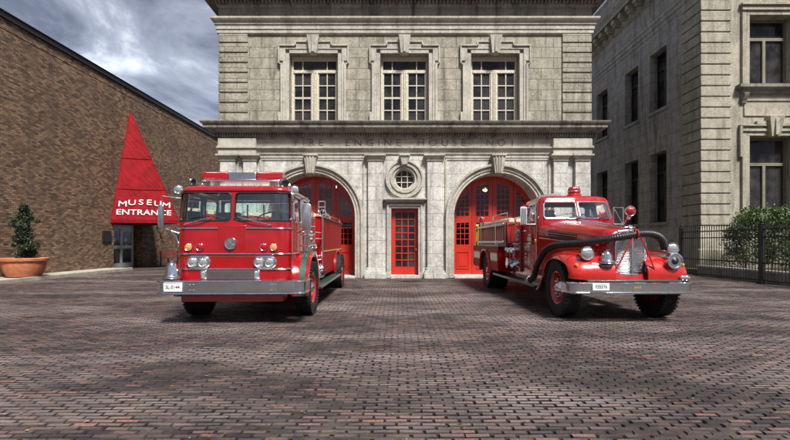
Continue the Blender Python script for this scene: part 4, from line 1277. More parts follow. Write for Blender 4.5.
# chrome strips
def strip(s0, s1, z, r=.014, name='chrome_strip', mat='chrome'):
    m = MB(); n = max(2, int((s1-s0)/.05)); pts = [fcab(s0+(s1-s0)*i/n, z, -.006) for i in range(n+1)]
    m.tube(pts, r, 8); return m.build(name, M[mat], le)
fs0, fs1 = L1+La*.35, tot-L1-La*.35
strip(fs0, mid-.24, 1.635); strip(mid+.24, tot-L1-La*.1, 1.635)
strip(fs0, tot-.05, 1.195, .015); strip(fs0, fs1+.1, .935, .015)
# raised centre panel between the strips, recessed dark band under strip 2
m = MB(); m.box(CX-.24, CX+.24, CY0-.018, CY0+.02, 1.21, 1.69); m.build('front_badge_panel', M['red'], le, bevel=.012)
m = MB(); m.box(CX-.50, CX+.42, CY0-.025, CY0+.02, 1.135, 1.175); m.build('vent_slot', M['redframe'], le, bevel=.01)
# emblem
ec = Vector((CX-.02, CY0-.02, 1.375))
m = MB(); m.lathe([(.108,0),(.108,.015),(.098,.035),(.085,.03),(.083,.018),(.0,.018)], ec, (0,-1,0), 36); em_ = m.build('round_badge', M['chrome'], le)
m = MB()
for k in range(4):
    a = PI/4+k*PI/2; u = Vector((math.cos(a),0,math.sin(a))); v = Vector((-math.sin(a),0,math.cos(a)))
    c0 = ec+Vector((0,-.02,0))
    m.rings([[c0+u*.012-v*.010, c0+u*.07-v*.028, c0+u*.078, c0+u*.07+v*.028, c0+u*.012+v*.010], [p+Vector((0,-.01,0)) for p in (c0+u*.012-v*.010, c0+u*.07-v*.028, c0+u*.078, c0+u*.07+v*.028, c0+u*.012+v*.010)]])
m.lathe([(.022,0),(.022,.016),(0,.018)], ec+Vector((0,-.02,0)), (0,-1,0), 16)
m.build('maltese_cross', M['steel'], em_)
# marker lamps
for dx, mt in ((-.735,'amber'),(-.545,'redlens'),(.545,'redlens'),(.715,'amber')):
    lamp(le, 'marker_lamp', (CX+dx, CY0-.035, 1.315), (0,-1,0), .062, .05, M['chrome'], M[mt])
# twin headlamps in oval pods
for sx_ in (-1, 1):
    c = Vector((CX+sx_*.565, CY0-.012, 1.055))
    pts0 = []; pts1 = []; pts2 = []
    for i in range(36):
        a = 2*PI*i/36; ex = .095*(1 if math.cos(a) > 0 else -1) if abs(math.cos(a)) > 1e-6 else 0
        for rad, arr, yy_ in ((.108, pts0, .03), (.108, pts1, -.03), (.092, pts2, -.045)):
            arr.append((c.x+ex+rad*math.cos(a), c.y+yy_, c.z+rad*math.sin(a)))
    m = MB(); m.rings([pts0, pts1, pts2]); pod = m.build('headlamp_pod', M['chrome'], le, sharp=30)
    for q in (-.09, .09): lamp(pod, 'headlamp', (c.x+q, c.y-.05, c.z), (0,-1,0), .078, .03, M['steel'], M['headlens'], .35)
# lower grille
gz0, gz1 = .765, .915
m = MB(); gx0, gx1 = CX-.42, CX+.36
m.box(gx0, gx1, CY0-.035, CY0+.02, gz0, gz0+.015); m.box(gx0, gx1, CY0-.035, CY0+.02, gz1-.015, gz1)
m.box(gx0, gx0+.015, CY0-.034, CY0+.02, gz0+.015, gz1-.015); m.box(gx1-.015, gx1, CY0-.034, CY0+.02, gz0+.015, gz1-.015)
for k in range(1, 6): z = gz0+(gz1-gz0)*k/6; m.box(gx0+.01, gx1-.01, CY0-.03, CY0, z-.008, z+.008)
gr = m.build('grille', M['chrome'], le)
m = MB(); m.box(gx0+.012, gx1-.012, CY0-.008, CY0+.015, gz0+.012, gz1-.012); m.build('grille_screen', M['black'], gr)
for xa in (gx0-.12, gx1+.005):
    m = MB(); m.box(xa, xa+.112, CY0-.04, CY0+.02, gz0-.005, gz1+.005); sg = m.build('turn_signal', M['chrome'], le, bevel=.015)
    m = MB(); m.box(xa+.02, xa+.092, CY0-.055, CY0-.03, gz0+.02, gz1-.02); m.build('lens', M['headlens'], sg, bevel=.012)
# bumper: deep channel wrapping back at the ends
BHW = 1.225
def channel(name, hw, y0, z0, z1, r, back, parent, mat, lip=.035, thick=.02):
    Pb, tb, l1, la, lf = rr_path(hw, y0, y0+back, r)
    rg_ = []; n = 60
    prof = [(.0,z0+lip),(-.018,z0+lip-.006),(-.022,z0+lip*.5),(-.012,z0+.005),(.012,z0),(.06,z0),(.06,z0+thick),(.03,z0+thick+.01),(.03,z1-thick-.01),(.06,z1-thick),(.06,z1),(.012,z1),(-.012,z1-.005),(-.022,z1-lip*.5),(-.018,z1-lip+.006),(.0,z1-lip)]
    for i in range(n+1):
        x, y, nx, ny = Pb(tb*i/n); rg_.append([(x-nx*d_, y-ny*d_, z) for d_, z in prof])
    m = MB(); m.rings(rg_); return m.build(name, mat, parent, sharp=30)
bp = channel('bumper', BHW, 0, .53, .765, .10, .48, le, M['chrome'])
m = MB(); m.box(-.86, 1.06, -.012, .0, .572, .722); m.build('bumper_tread_insert', M['tread_plate'], bp)
for q in (-.66,-.60,.68,.74):
    m = MB()
    for z in (.60, .69): m.lathe([(.014,0),(.012,.008),(0,.012)], (q,-.012,z), (0,-1,0), 10)
    m.build('bumper_bolts', M['chrome'], bp)
m = MB(); m.box(-1.12, 1.12, .035, .32, .70, .735); m.build('bumper_deck', M['tread_plate'], bp)
m = MB(); m.box(-.85, .85, .08, .40, .40, .53); m.build('lower_valance', M['redframe'], le, bevel=.02)
# licence plate
m = MB(); m.box(-1.08, -.775, -.034, -.02, .582, .728); pt = m.build('licence_plate', M['white'], le, bevel=.008)
text_obj('plate_lettering', 'SL-5144', .083, (-.928, -.036, .655), (1,0,0), (0,0,1), M['plate_text'], pt, .001, .001, xs=.85)
m = MB(); m.box(-1.06, -.80, -.0352, -.034, .712, .718); m.build('plate_border', M['plate_text'], pt)
# wipers
for pts, bl2 in (((( -.80,1.70),(-.33,1.83)), ((-.75,1.80),(-.12,1.80))), (((.66,1.69),(.10,1.83)), ((.02,1.80),(.62,1.80)))):
    (x0,z0),(x1,z1) = pts; m = MB()
    m.tube([(CX+x0,CY0-.03,z0),(CX+(x0+x1)/2,CY0-.05,(z0+z1)/2),(CX+x1,CY0-.035,z1)], .009, 6); m.lathe([(.02,0),(.016,.04),(0,.045)], (CX+x0,CY0+.0,z0), (0,-1,0), 12)
    wp = m.build('wiper', M['chrome'], le)
    m = MB(); (a,b),(c,d_) = bl2; sgn = 1 if c > a else -1
    m.tube([(CX+a+(c-a)*t, CY0-.018+.02*abs(t-.5), b+.05*(math.sin(t*PI))) for t in (0,.15,.3,.5,.7,.85,1)], .007, 5); m.build('wiper_blade', M['black'], wp)
# mirrors
def mirror(x0, y0, z0, x1, z1, w, h, nm='mirror', tw=0):
    m = MB(); c = Vector((x1, y0-.15, (z0+z1)/2))
    rg_ = []
    for dy, k in ((-.018,.93),(-.012,1),(.012,1),(.03,.85)):
        ring_ = []
        for i in range(28):
            a = 2*PI*i/28; ca, sa = math.cos(a), math.sin(a)
            ex = w/2*math.copysign(abs(ca)**.6, ca)*k; ez = h/2*math.copysign(abs(sa)**.35, sa)*k
            ring_.append((c.x+ex*math.cos(tw)-dy*math.sin(tw), c.y+ex*math.sin(tw)+dy*math.cos(tw), c.z+ez))
        rg_.append(ring_)
    m.rings(rg_); mm = m.build(nm, M['steel'], le, sharp=30)
    m = MB()
    m.tube([(x0, y0+.02, z0+.33), (x1, y0-.1, z0+.36), (x1, y0-.11, z0+.2)], .011, 8)
    m.tube([(x0, y0+.02, z1-.30), (x1, y0-.1, z1-.20), (x1, y0-.11, z1)], .011, 8)
    m.tube([(x1, y0-.10, z0+.36), (x1, y0-.10, z1-.2)], .010, 8)
    m.build('mirror_arm', M['chrome'], mm); return mm
mirror(CX-HW+.02, .52, 1.84, CX-HW-.27, 1.84, .10, .42)
mm = mirror(CX+HW-.02, .95, 1.86, CX+HW+.20, 1.86, .17, .50)
# lower mirror brace on the left as a curved pale tube
m = MB(); m.tube([(CX-HW-.26,.42,1.66),(CX-HW-.15,.40,1.62),(CX-HW-.03,.42,1.50),(CX-HW+.01,.44,1.32)], .014, 8); m.build('mirror_brace', M['chrome'], le)
# convex round mirrors / spot lamps on the roof corners
lamp(le, 'corner_spotlamp', (CX-HW-.05, .55, 2.335), (-.15,-1,0), .078, .12, M['chrome'], M['headlens'])
lamp(le, 'corner_spotlamp', (CX+HW+.035, .50, 2.325), (.15,-1,0), .078, .12, M['chrome'], M['headlens'])
m = MB(); m.tube([(CX-HW-.05,.6,2.26),(CX-HW,.65,2.15),(CX-HW+.03,.7,2.1)], .012); m.build('spotlamp_bracket', M['chrome'], le); m = MB(); m.tube([(CX+HW+.035,.56,2.25),(CX+HW+.0,.6,2.12),(CX+HW-.02,.65,2.06)], .012); m.build('spotlamp_bracket', M['chrome'], le)
# roof horns
def horn(x, y, z, L, r, name='air_horn'):
    m = MB(); m.lathe([(r,0),(r*.98,.012),(r*.62,.05),(r*.36,.13),(r*.25,L*.6),(r*.22,L),(r*.45,L+.01),(r*.45,L+.05),(0,L+.06)], (x,y,z), (0,1,0), 24, cap=False)
    m.lathe([(r*.9,.008),(r*.5,.06),(.0,.12)], (x,y,z), (0,1,0), 24, cap=False)
    hn = m.build(name, M['chrome'], le)
    m = MB(); m.box(x-.02, x+.02, y+.1, y+.14, z-.09, z); m.box(x-.02, x+.02, y+L*.8, y+L*.8+.04, z-.09, z); m.build('horn_bracket', M['steel'], hn)
    m = MB(); m.lathe([(r*.55,0),(0,.02)], (x,y+.05,z), (0,1,0), 16); m.build('horn_throat', M['black'], hn)
horn(CX-.80, .55, 2.47, .4, .07); horn(CX+.80, .62, 2.46, .4, .085)
# light bar
ly = 1.02; lz0, lz1 = 2.555, 2.705; lx = CX-.03
m = MB(); m.box(lx-.74, lx+.74, ly-.16, ly+.16, lz0-.035, lz0-.002)
lbm = m.build('light_bar', M['chrome'], le, bevel=.01)
for q in (-.55, .55): m = MB(); m.box(lx+q-.05, lx+q+.05, ly-.1, ly+.1, 2.385, lz0-.035); m.build('light_bar_foot', M['steel'], lbm)
for a, b, mt in ((-.74,-.26,'redlens'),(.26,.74,'redlens')):
    m = MB(); m.box(lx+a, lx+b, ly-.14, ly+.14, lz0, lz1); m.build('red_dome', M[mt], lbm, bevel=.03, seg=3)
    for q in (.25, .75):
        m = MB(); m.lathe([(.05,0),(.06,.1)], (lx+a+(b-a)*q, ly-.02, lz0+.02), (0,0,1), 12); m.build('rotator', M['chrome'], lbm)
m = MB(); m.box(lx-.255, lx+.255, ly-.13, ly+.13, lz0, lz1-.01); sp_ = m.build('siren_speaker', M['steel'], lbm, bevel=.012)
m = MB()
for k in range(12): z = lz0+.012+k*.0108; m.box(lx-.235, lx+.235, ly-.138, ly-.131, z, z+.005)
m.build('speaker_louvres', M['chrome'], sp_)
# fender over the front wheels: red flare, green tread, red outer lip
def flare(sx_):
    def band(xa, xb, r, mat, name, th=.03, a0=-12, a1=192, par=le):
        rg_ = []
        for i in range(31):
            a = R(a0+(a1-a0)*i/30); ca, sa = math.cos(a), math.sin(a)
            def q(x_, r_): return (CX*.5+sx_*x_, AXL+ca*r_*1.0, .56+sa*r_)
            rg_.append([q(xa, r), q(xb, r), q(xb, r-th), q(xa, r-th)])
        m = MB(); m.rings(rg_); return m.build(name, mat, par, sharp=40)
    f1 = band(.90, 1.035, .665, M['red'], 'fender'); band(1.037, 1.145, .668, M['green'], 'fender_tread', par=f1); band(1.147, 1.205, .655, M['red'], 'fender_lip', .06, par=f1)
    rg_ = []
    m = MB()
    for i in range(31):
        a = R(-12+204*i/30); rg_.append([(CX*.5+sx_*1.19, AXL+math.cos(a)*.655, .56+math.sin(a)*.655), (CX*.5+sx_*1.19, AXL+math.cos(a)*.56, .56+math.sin(a)*.56)])
    m.rings(rg_, False, False, False); 
    m.rings([[(CX*.5+sx_*1.188, AXL+math.cos(R(-12+204*i/30))*r_, .56+math.sin(R(-12+204*i/30))*r_) for i in range(31)] for r_ in (.65,.60)], False, False, False)
    m.build('fender_rim', M['red'], f1)
for sx_ in (-1, 1): flare(sx_)
m = MB(); m.box(CX-.9, CX+.9, .45, 2.2, .60, .68); m.build('cab_floor', M['black'], le)
# inner wheel-well darkness: real inner fenders
for sx_ in (-1, 1):
    m = MB(); rg_ = []
    for i in range(17):
        a = R(180*i/16); rg_.append([(sx_*.62, AXL+math.cos(a)*.61, .56+math.sin(a)*.61), (sx_*.98, AXL+math.cos(a)*.61, .56+math.sin(a)*.61)])
    m.rings(rg_, False, False, False); m.build('wheel_well', M['black'], le)
RT = .515
wheel(le, -1.02, AXL, RT, .27, -1, M['red2']); wheel(le, 1.035, AXL, RT, .27, 1, M['red2'])
RAX = 6.35
for sx_ in (-1, 1):
    wheel(le, sx_*1.06, RAX, RT, .26, sx_, M['red2']); wheel(le, sx_*.76, RAX, RT, .26, sx_, M['red2'], lugs=6)
# axles and chassis
m = MB(); m.cyl((-.9,AXL,.45),(.9,AXL,.45),.06); m.box(-.5,-.38,.4,8.0,.5,.72); m.box(.38,.5,.4,8.0,.5,.72); m.cyl((-.9,RAX,.5),(.9,RAX,.5),.08); m.sphere((0,RAX,.5),.2)
m.build('chassis', M['black'], le)
# door lines, handle, grab rails on the right side of the cab
for sx_ in (-1, 1):
    xs = CX+sx_*(HW+.004)
    m = MB()
    m.box(xs-.004, xs+.004, .86, .87, .95, 1.74); m.box(xs-.004, xs+.004, 1.45, 1.46, 1.22, 1.74); m.build('door_seam', M['redframe'], le)
    m = MB(); m.tube([(xs, 1.30, 1.60), (xs+sx_*.04, 1.31, 1.60), (xs+sx_*.04, 1.43, 1.60), (xs, 1.44, 1.60)], .011); m.build('door_handle', M['chrome'], le)
    m = MB()
    for y in (1.52, 2.18): m.tube([(xs, y, 1.0), (xs+sx_*.07, y, 1.03), (xs+sx_*.07, y, 2.05), (xs, y, 2.08)], .014, 8)
    m.build('grab_rail', M['chrome'], le)
    m = MB()
    for z in (1.32, 1.55, 1.72): m.tube([(xs, 1.50, z), (xs+sx_*.075, 1.55, z), (xs+sx_*.085, 2.35, z+.02)], .012, 8)
    m.build('crew_rail', M['chrome'], le)
    m = MB(); m.box(xs-.003, xs+.006, 1.55, 2.22, .98, 1.70); m.build('side_tread_panel', M['steel'], le, bevel=.004)
# cab interior: seats, engine cover, wheel
for q in (-.55, .55):
    m = MB(); m.box(CX+q-.26, CX+q+.26, 1.15, 1.65, 1.25, 1.42); m.box(CX+q-.24, CX+q+.24, 1.6, 1.75, 1.4, 2.0); m.build('seat', M['seat'], le, bevel=.04)
m = MB(); m.box(CX-.85, CX+.85, .42, .72, 1.45, 1.70); m.build('dashboard', M['seat'], le, bevel=.04)
sw = Vector((CX+.52, .82, 1.83)); m = MB(); pts = []
axn = Vector((0,-.55,.83)); u = Vector((1,0,0)); v = axn.cross(u)
for i in range(29):
    a = 2*PI*i/28; pts.append(sw+(u*math.cos(a)+v*math.sin(a))*.24)
m.tube(pts, .014, 6, False)
for a in (PI/2, PI*7/6, -PI/6): m.tube([sw, sw+(u*math.cos(a)+v*math.sin(a))*.235], .009, 6)
m.cyl(sw, (CX+.52,.58,1.5), .02); m.build('steering_wheel', M['black'], le)
# rear headboard frame seen through the screen
m = MB()
for q in (-.35, .0, .35): m.box(CX+q-.015, CX+q+.015, 2.2, 2.23, 1.8, 2.2)
m.build('rear_window_bars', M['red'], le)

# pump bay: pipes, gauges, levers
m = MB(); m.box(-.86, .86, 2.42, 3.40, .55, 1.42); m.build('pump_housing', M['redframe'], le, bevel=.01)
for sx_ in (-1, 1):
    xs = sx_*.865
    m = MB(); m.box(xs-.006*sx_, xs+.012*sx_, 2.46, 3.36, .98, 1.40); pp = m.build('pump_panel', M['steel'], le, bevel=.006)
    for i in range(6):
        y = 2.58+.28*(i % 3); z = 1.30-.17*(i//3)
        m = MB(); m.lathe([(.062,0),(.062,.02),(.052,.028),(.050,.02),(0,.02)], (xs+.012*sx_,y,z), (sx_,0,0), 20); g1 = m.build('gauge', M['chrome'], pp)
        m = MB(); m.lathe([(.049,0),(0,.001)], (xs+.034*sx_,y,z), (sx_,0,0), 20, cap=False); m.build('dial', M['dial'], g1)
    for i in range(3):
        y = 2.62+.29*i
        m = MB(); m.lathe([(.06,0),(.06,.10),(.085,.11),(.085,.17),(.05,.18),(.05,.20),(0,.20)], (xs,y,.82), (sx_,0,-.25), 18); m.build('hose_outlet', M['chrome'], le)
        m = MB(); m.cyl((xs,y-.1,1.03),(xs+sx_*.15,y-.1,1.08),.011); m.sphere((xs+sx_*.16,y-.1,1.083),.025); m.build('valve_lever', M['chrome'], le)
    m = MB(); m.tube([(xs,3.05,.66),(xs+sx_*.12,3.05,.66),(xs+sx_*.17,2.98,.66)], .075, 16); m.lathe([(.095,0),(.095,.06),(.06,.065)], (xs+sx_*.16,2.97,.66), (sx_*.6,-.8,0), 18); m.build('suction_inlet', M['chrome'], le)
    m = MB()
    for y, z0, z1 in ((2.40, .95, 1.95), (3.42, .95, 2.05)): m.tube([(xs,y,z0),(xs+sx_*.12,y,z0+.03),(xs+sx_*.12,y,z1-.03),(xs,y,z1)], .014)
    m.tube([(xs+sx_*.12,2.40,1.48),(xs+sx_*.12,3.42,1.48)], .014); m.tube([(xs+sx_*.12,2.40,1.62),(xs+sx_*.12,3.42,1.62)], .012)
    m.build('handrail', M['chrome'], le)
# preconnect hose bed over the pump
m = MB()
for k in range(3): m.box(-.8, .8, 2.5+.02, 3.35, 1.44+k*.08, 1.505+k*.08)
m.build('folded_hose', M['hosewhite'], le, bevel=.02)
# hose body
body = body_box(le, 'hose_body', 0, 1.0, 3.45, 7.75, .58, 2.02, RAX, .60, M['redbody'])
for sx_ in (-1, 1):
    m = MB(); m.box(sx_*1.001, sx_*1.008, 3.50, 5.5, .64, 1.10); m.build('locker_door', M['redbody'], body, bevel=.003)
    m = MB(); m.box(sx_*1.001, sx_*1.010, 3.50, 7.7, 1.155, 1.185); m.build('gold_stripe', M['gold'], body)
    m = MB(); m.tube([(sx_*1.0,3.47,.62),(sx_*1.01,3.462,2.02),(sx_*1.01,7.74,2.02)], .022, 8); m.build('edge_trim', M['chrome'], body)
    m = MB(); rg_ = []
    for i in range(25):
        a = R(-4+188*i/24); rg_.append([(sx_*xx, RAX+math.cos(a)*rr_, .54+math.sin(a)*rr_) for xx, rr_ in ((1.0,.625),(1.05,.625),(1.05,.595),(1.0,.595))])
    m.rings(rg_); m.build('arch_bead', M['red'], body)
    m = MB(); m.box(sx_*.80, sx_*1.19, 2.0, 5.68, .435, .47); rbd = m.build('running_board', M['green'], le, bevel=.008)
    m = MB(); m.box(sx_*1.191, sx_*1.20, 2.0, 5.68, .42, .475); m.build('board_edge', M['steel'], rbd)
# load in the hose bed, side rails and hard gear
m = MB()
for k in range(9):
    x = -.88+.2*k; m.tube([(x,3.6,2.05),(x,5.6,2.07),(x,7.6,2.05)], .085, 8)
m.build('stowed_hose', M['hosewhite'], le)
for sx_ in (-1, 1):
    m = MB(); m.tube([(sx_*.96,3.55,2.02),(sx_*.96,3.55,2.14),(sx_*.96,7.6,2.14),(sx_*.96,7.6,2.02)], .016); m.build('top_rail', M['chrome'], body)
# ladder stood in a frame and deck gun
m = MB(); 
for q in (.86, 1.02): m.tube([(q,3.75,2.02),(q,3.75,2.42)], .013)
for z in (2.15, 2.28, 2.42): m.tube([(.86,3.75,z),(1.02,3.75,z)], .011)
m.build('ladder_rack', M['chrome'], le)
m = MB(); m.lathe([(.075,0),(.078,.02),(.07,.05),(.055,.12),(.05,.5),(.06,.52),(.06,.9),(.05,.95)], (1.0,3.52,2.13), (0.02,1,-.08), 22, cap=True); dg = m.build('deck_gun', M['chrome'], le)
m = MB(); m.lathe([(.058,0),(0,.03)], (1.0,3.515,2.13), (0,-1,.0), 20, cap=False); m.lathe([(.058,0),(.058,-.004)], (1.0,3.512,2.13), (0,-1,0), 20); m.build('muzzle', M['black'], dg)
m = MB(); m.cyl((.98,3.95,2.0),(.98,3.95,2.12),.05); m.build('gun_pedestal', M['red'], dg)
# bell on the bumper: a thing of its own
b0 = le_world((-1.035, .16, .737))
bell_obj('fire_bell', 'polished silver bell on the left end of the bumper of the flat fronted fire engine', b0, .135, .27)
# ================================================================ RIGHT FIRE ENGINE (1940s conventional)
RO = Vector((3.955, 7.4, 0)); RY = R(1.2)
re_ = thing('fire_engine', 'older red fire engine with long rounded bonnet and side ladder, parked before the right arch', 'fire engine', RO, RY, local=True)
def re_world(p): return RO+Matrix.Rotation(RY, 3, 'Z') @ Vector(p)
cx = .06
# bonnet
secs = [(.300,.300,.84,1.555),(.315,.335,.82,1.60),(.36,.36,.80,1.625),(.50,.395,.80,1.655),(.80,.455,.80,1.70),(1.2,.54,.80,1.755),(1.7,.655,.80,1.82),(2.15,.77,.80,1.872),(2.42,.835,.80,1.90)]
def hood_sec(y, w, zb, zt):
    pts = []; zs = zt-.30-.12*(w-.3)
    for k in range(5): pts.append((cx-w, y, zb+(zs-zb)*k/5))
    for k in range(25):
        a = PI-PI*k/24; e = .62
        pts.append((cx+w*math.copysign(abs(math.cos(a))**e, math.cos(a)), y, zs+(zt-zs)*abs(math.sin(a))**e))
    for k in range(5): pts.append((cx+w, y, zs+(zb-zs)*(k+1)/5))
    return pts
m = MB(); m.rings([hood_sec(*s_) for s_ in secs], True, True, True); hood = m.build('bonnet', M['red'], re_, sharp=50)
m = MB(); m.tube([(cx, y, zt+.004) for y, w_, zb, zt in secs[2:]], .010, 8); m.build('bonnet_hinge', M['chrome'], hood)
def hood_side(y):
    for (a, b) in zip(secs[:-1], secs[1:]):
        if a[0] <= y <= b[0]:
            t = (y-a[0])/(b[0]-a[0]); return tuple(a[i]+(b[i]-a[i])*t for i in range(4))
    return secs[-1]
for sx_ in (-1, 1):
    for k in range(3):
        m = MB(); z = 1.535-k*.055; pts = []
        for y in (1.15, 1.3, 1.5, 1.7, 1.9, 2.05):
            w_ = hood_side(y)[1]; pts.append((cx+sx_*(w_+.004), y, z+.10*(y-1.15)))
        m.tube(pts, .017, 6); m.build('bonnet_louvre', M['black'], hood)
    m = MB(); pts = [(cx+sx_*(hood_side(y)[1]+.004), y, 1.30+.08*y) for y in (.5,.9,1.3,1.7,2.1,2.38)]; m.tube(pts, .010, 6); m.build('bonnet_strip', M['chrome'], hood)
# grille: vertical chrome shell with fine horizontal bars bowed forward
gcx = cx+.05; gz0, gz1 = .85, 1.575
def gx(z): return .262*(1-.10*max(0,(z-1.42)/.155)**2)
m = MB(); n = 26
for k in range(n+1):
    z = gz0+(gz1-gz0)*k/n; w_ = gx(z); m.tube([(gcx+w_*q, .275-.045*(1-abs(q)**1.6), z) for q in (-1,-.75,-.5,-.25,0,.25,.5,.75,1)], .0085, 6)
gr = m.build('grille', M['chrome'], re_)
m = MB(); m.box(gcx-.24, gcx+.24, .27, .30, gz0, gz1); m.build('radiator_core', M['steel'], gr)
m = MB(); m.box(gcx-.014, gcx+.014, .215, .25, gz0-.01, gz1+.01)
for q in (-1, 1): m.tube([(gcx+q*.262,.285,gz0-.01),(gcx+q*.262,.28,1.40),(gcx+q*.25,.28,1.52),(gcx+q*.21,.285,1.59)], .018, 8)
m.tube([(gcx-.26,.285,gz0-.01),(gcx,.24,gz0-.01),(gcx+.26,.285,gz0-.01)], .018, 8); m.tube([(gcx-.22,.285,1.59),(gcx,.25,1.605),(gcx+.22,.285,1.59)], .016, 8)
m.build('grille_frame', M['chrome'], gr)
m = MB(); m.lathe([(.045,0),(.045,.012),(.035,.02),(0,.022)], (gcx,.285,1.655), (0,-.8,.6), 20); m.obox((gcx-.10,.30,1.645),(.20,0,0),(0,.03,.0),(0,0,.022)); m.build('bonnet_badge', M['chrome'], hood, bevel=.004)
m = MB(); m.box(cx-.11, cx+.11, 2.30, 2.312, 1.935, 1.965); m.lathe([(.03,0),(.03,.02),(0,.025)], (cx,2.30,1.95), (0,-1,0), 12)
for q in (-1,1): m.rings([[(cx+q*.03,2.29,1.935),(cx+q*.20,2.31,1.950),(cx+q*.20,2.31,1.958),(cx+q*.03,2.29,1.97)],[(cx+q*.03,2.30,1.935),(cx+q*.20,2.32,1.950),(cx+q*.20,2.32,1.958),(cx+q*.03,2.30,1.97)]])
m.build('winged_badge', M['chrome'], re_)
# front fenders
AX = .95; RT2 = .535
fpath = [(.14,.75),(.13,.86),(.17,.98),(.27,1.09),(.42,1.165),(.62,1.215),(.85,1.24),(1.05,1.235),(1.25,1.20),(1.42,1.13),(1.56,1.02),(1.68,.86),(1.78,.70),(1.90,.58),(2.02,.52)]
def smooth_path(p, n=4):
    out = []
    for i in range(len(p)-1):
        p0 = p[max(i-1,0)]; p1 = p[i]; p2 = p[i+1]; p3 = p[min(i+2,len(p)-1)]
        for k in range(n):
            t = k/n; out.append(tuple(.5*((2*p1[j])+(-p0[j]+p2[j])*t+(2*p0[j]-5*p1[j]+4*p2[j]-p3[j])*t*t+(-p0[j]+3*p1[j]-3*p2[j]+p3[j])*t**3) for j in range(len(p1))))
    out.append(tuple(p[-1])); return out
fp = smooth_path(fpath)
for sx_ in (-1, 1):
    rg_ = []
    for i, (y, z) in enumerate(fp):
        a = fp[max(i-1,0)]; b = fp[min(i+1,len(fp)-1)]; ty, tz = b[0]-a[0], b[1]-a[1]; L = math.hypot(ty, tz); ny, nz = -tz/L, ty/L
        row = []
        inn = .28 if y < .5 else .28+.12*(y-.5)
        lip = .15
        for u, dr in ((0,0),(.25,.006),(.5,.0),(.68,-.010),(.80,-.028),(.89,-.055),(.95,-.09),(.985,-.125),(1.0,-lip),(.985,-lip-.012),(.96,-lip),(.9,-.09),(.7,-.045),(.3,-.03),(0,-.03)):
            row.append((cx+sx_*(inn+(1.045-inn)*u), y+ny*dr, z+nz*dr))
        rg_.append(row)
    m = MB(); m.rings(rg_); fd = m.build('front_fender', M['red2'], re_, sharp=60)
    # dark inner well
    m = MB(); rg_ = []
    for i in range(17):
        a = R(-5+185*i/16); rg_.append([(cx+sx_*.50, AX+math.cos(a)*.64, .54+math.sin(a)*.62), (cx+sx_*.96, AX+math.cos(a)*.64, .54+math.sin(a)*.62)])
    m.rings(rg_, False, False, False); m.build('wheel_well', M['black'], fd)
    m = MB(); m.box(cx+sx_*.36, cx+sx_*.50, .36, 2.0, .62, 1.15); m.build('inner_wing', M['redframe'], fd)
    m = MB(); m.lathe([(.028,0),(.03,.03),(.02,.045),(0,.05)], (cx+sx_*.93,.22,.985), (0,-.3,1), 14); m.build('marker_lamp', M['amber'], fd)
# apron between grille and fenders
m = MB(); m.rings([[(cx-.62,.20,.70),(cx+.62,.20,.70),(cx+.62,.5,.70),(cx-.62,.5,.70)],[(cx-.60,.25,.85),(cx+.60,.25,.85),(cx+.60,.5,.85),(cx-.60,.5,.85)],[(cx-.5,.34,1.02),(cx+.5,.34,1.02),(cx+.5,.5,1.02),(cx-.5,.5,1.02)]]); m.build('front_apron', M['red'], re_, bevel=.03)
# wheels
wheel(re_, cx-.89, AX, RT2, .26, -1, M['red2'], lugs=8); wheel(re_, cx+.89, AX, RT2, .26, 1, M['red2'], lugs=8)
RX2 = 6.25
for sx_ in (-1, 1):
    wheel(re_, cx+sx_*1.02, RX2, RT2, .25, sx_, M['red2'], lugs=8); wheel(re_, cx+sx_*.73, RX2, RT2, .25, sx_, M['red2'], lugs=6)
m = MB(); m.cyl((cx-.8,AX,.5),(cx+.8,AX,.5),.05); m.box(cx-.42,cx-.32,.3,8.0,.55,.72); m.box(cx+.32,cx+.42,.3,8.0,.55,.72); m.cyl((cx-.8,RX2,.53),(cx+.8,RX2,.53),.08); m.sphere((cx,RX2,.53),.2)
m.box(cx-.3, cx+.3, 1.0, 2.2, .45, .8); m.build('chassis', M['black'], re_)
# bumper
Pb, tb, l1, la, lf = rr_path(1.075, 0, .36, .13, cx-.05)
rg_ = []; prof = [(d_, z+.045) for d_, z in [(.012,.475),(.0,.484),(-.022,.490),(-.022,.503),(.004,.512),(.004,.632),(-.022,.642),(-.022,.658),(0,.668),(.012,.675),(.035,.675),(.035,.475)]]
for i in range(61):
    x, y, nx, ny = Pb(tb*i/60); y += .05*((x-cx)/1.07)**2; rg_.append([(x-nx*d_, y-ny*d_, z) for d_, z in prof])
m = MB(); m.rings(rg_); bp2 = m.build('bumper', M['chrome'], re_, sharp=30)
m = MB(); m.box(cx-.80, cx+.82, .06, .31, .722, .750); m.build('gravel_pan', M['green'], re_, bevel=.008)
m = MB()
for q in (-.5, .5): m.box(cx+q-.05, cx+q+.05, .04, .6, .53, .62)
m.build('bumper_irons', M['redframe'], bp2)
m = MB(); m.box(-.70, -.415, -.030, -.018, .588, .712); pt2 = m.build('licence_plate', M['white'], re_, bevel=.008)
text_obj('plate_lettering', 'F35576', .078, (-.557, -.032, .648), (1,0,0), (0,0,1), M['plate_text'], pt2, .001, .001, xs=.88)
m = MB(); m.box(-.67, -.445, -.0312, -.030, .695, .701); m.build('plate_border', M['plate_text'], pt2)
for k in range(4):
    m = MB(); z = .62; x = .02+.032*k; m.box(x, x+.018, -.0025, .004, z, z+.045); m.build('gilt_mark', M['gold'], bp2, bevel=.002)
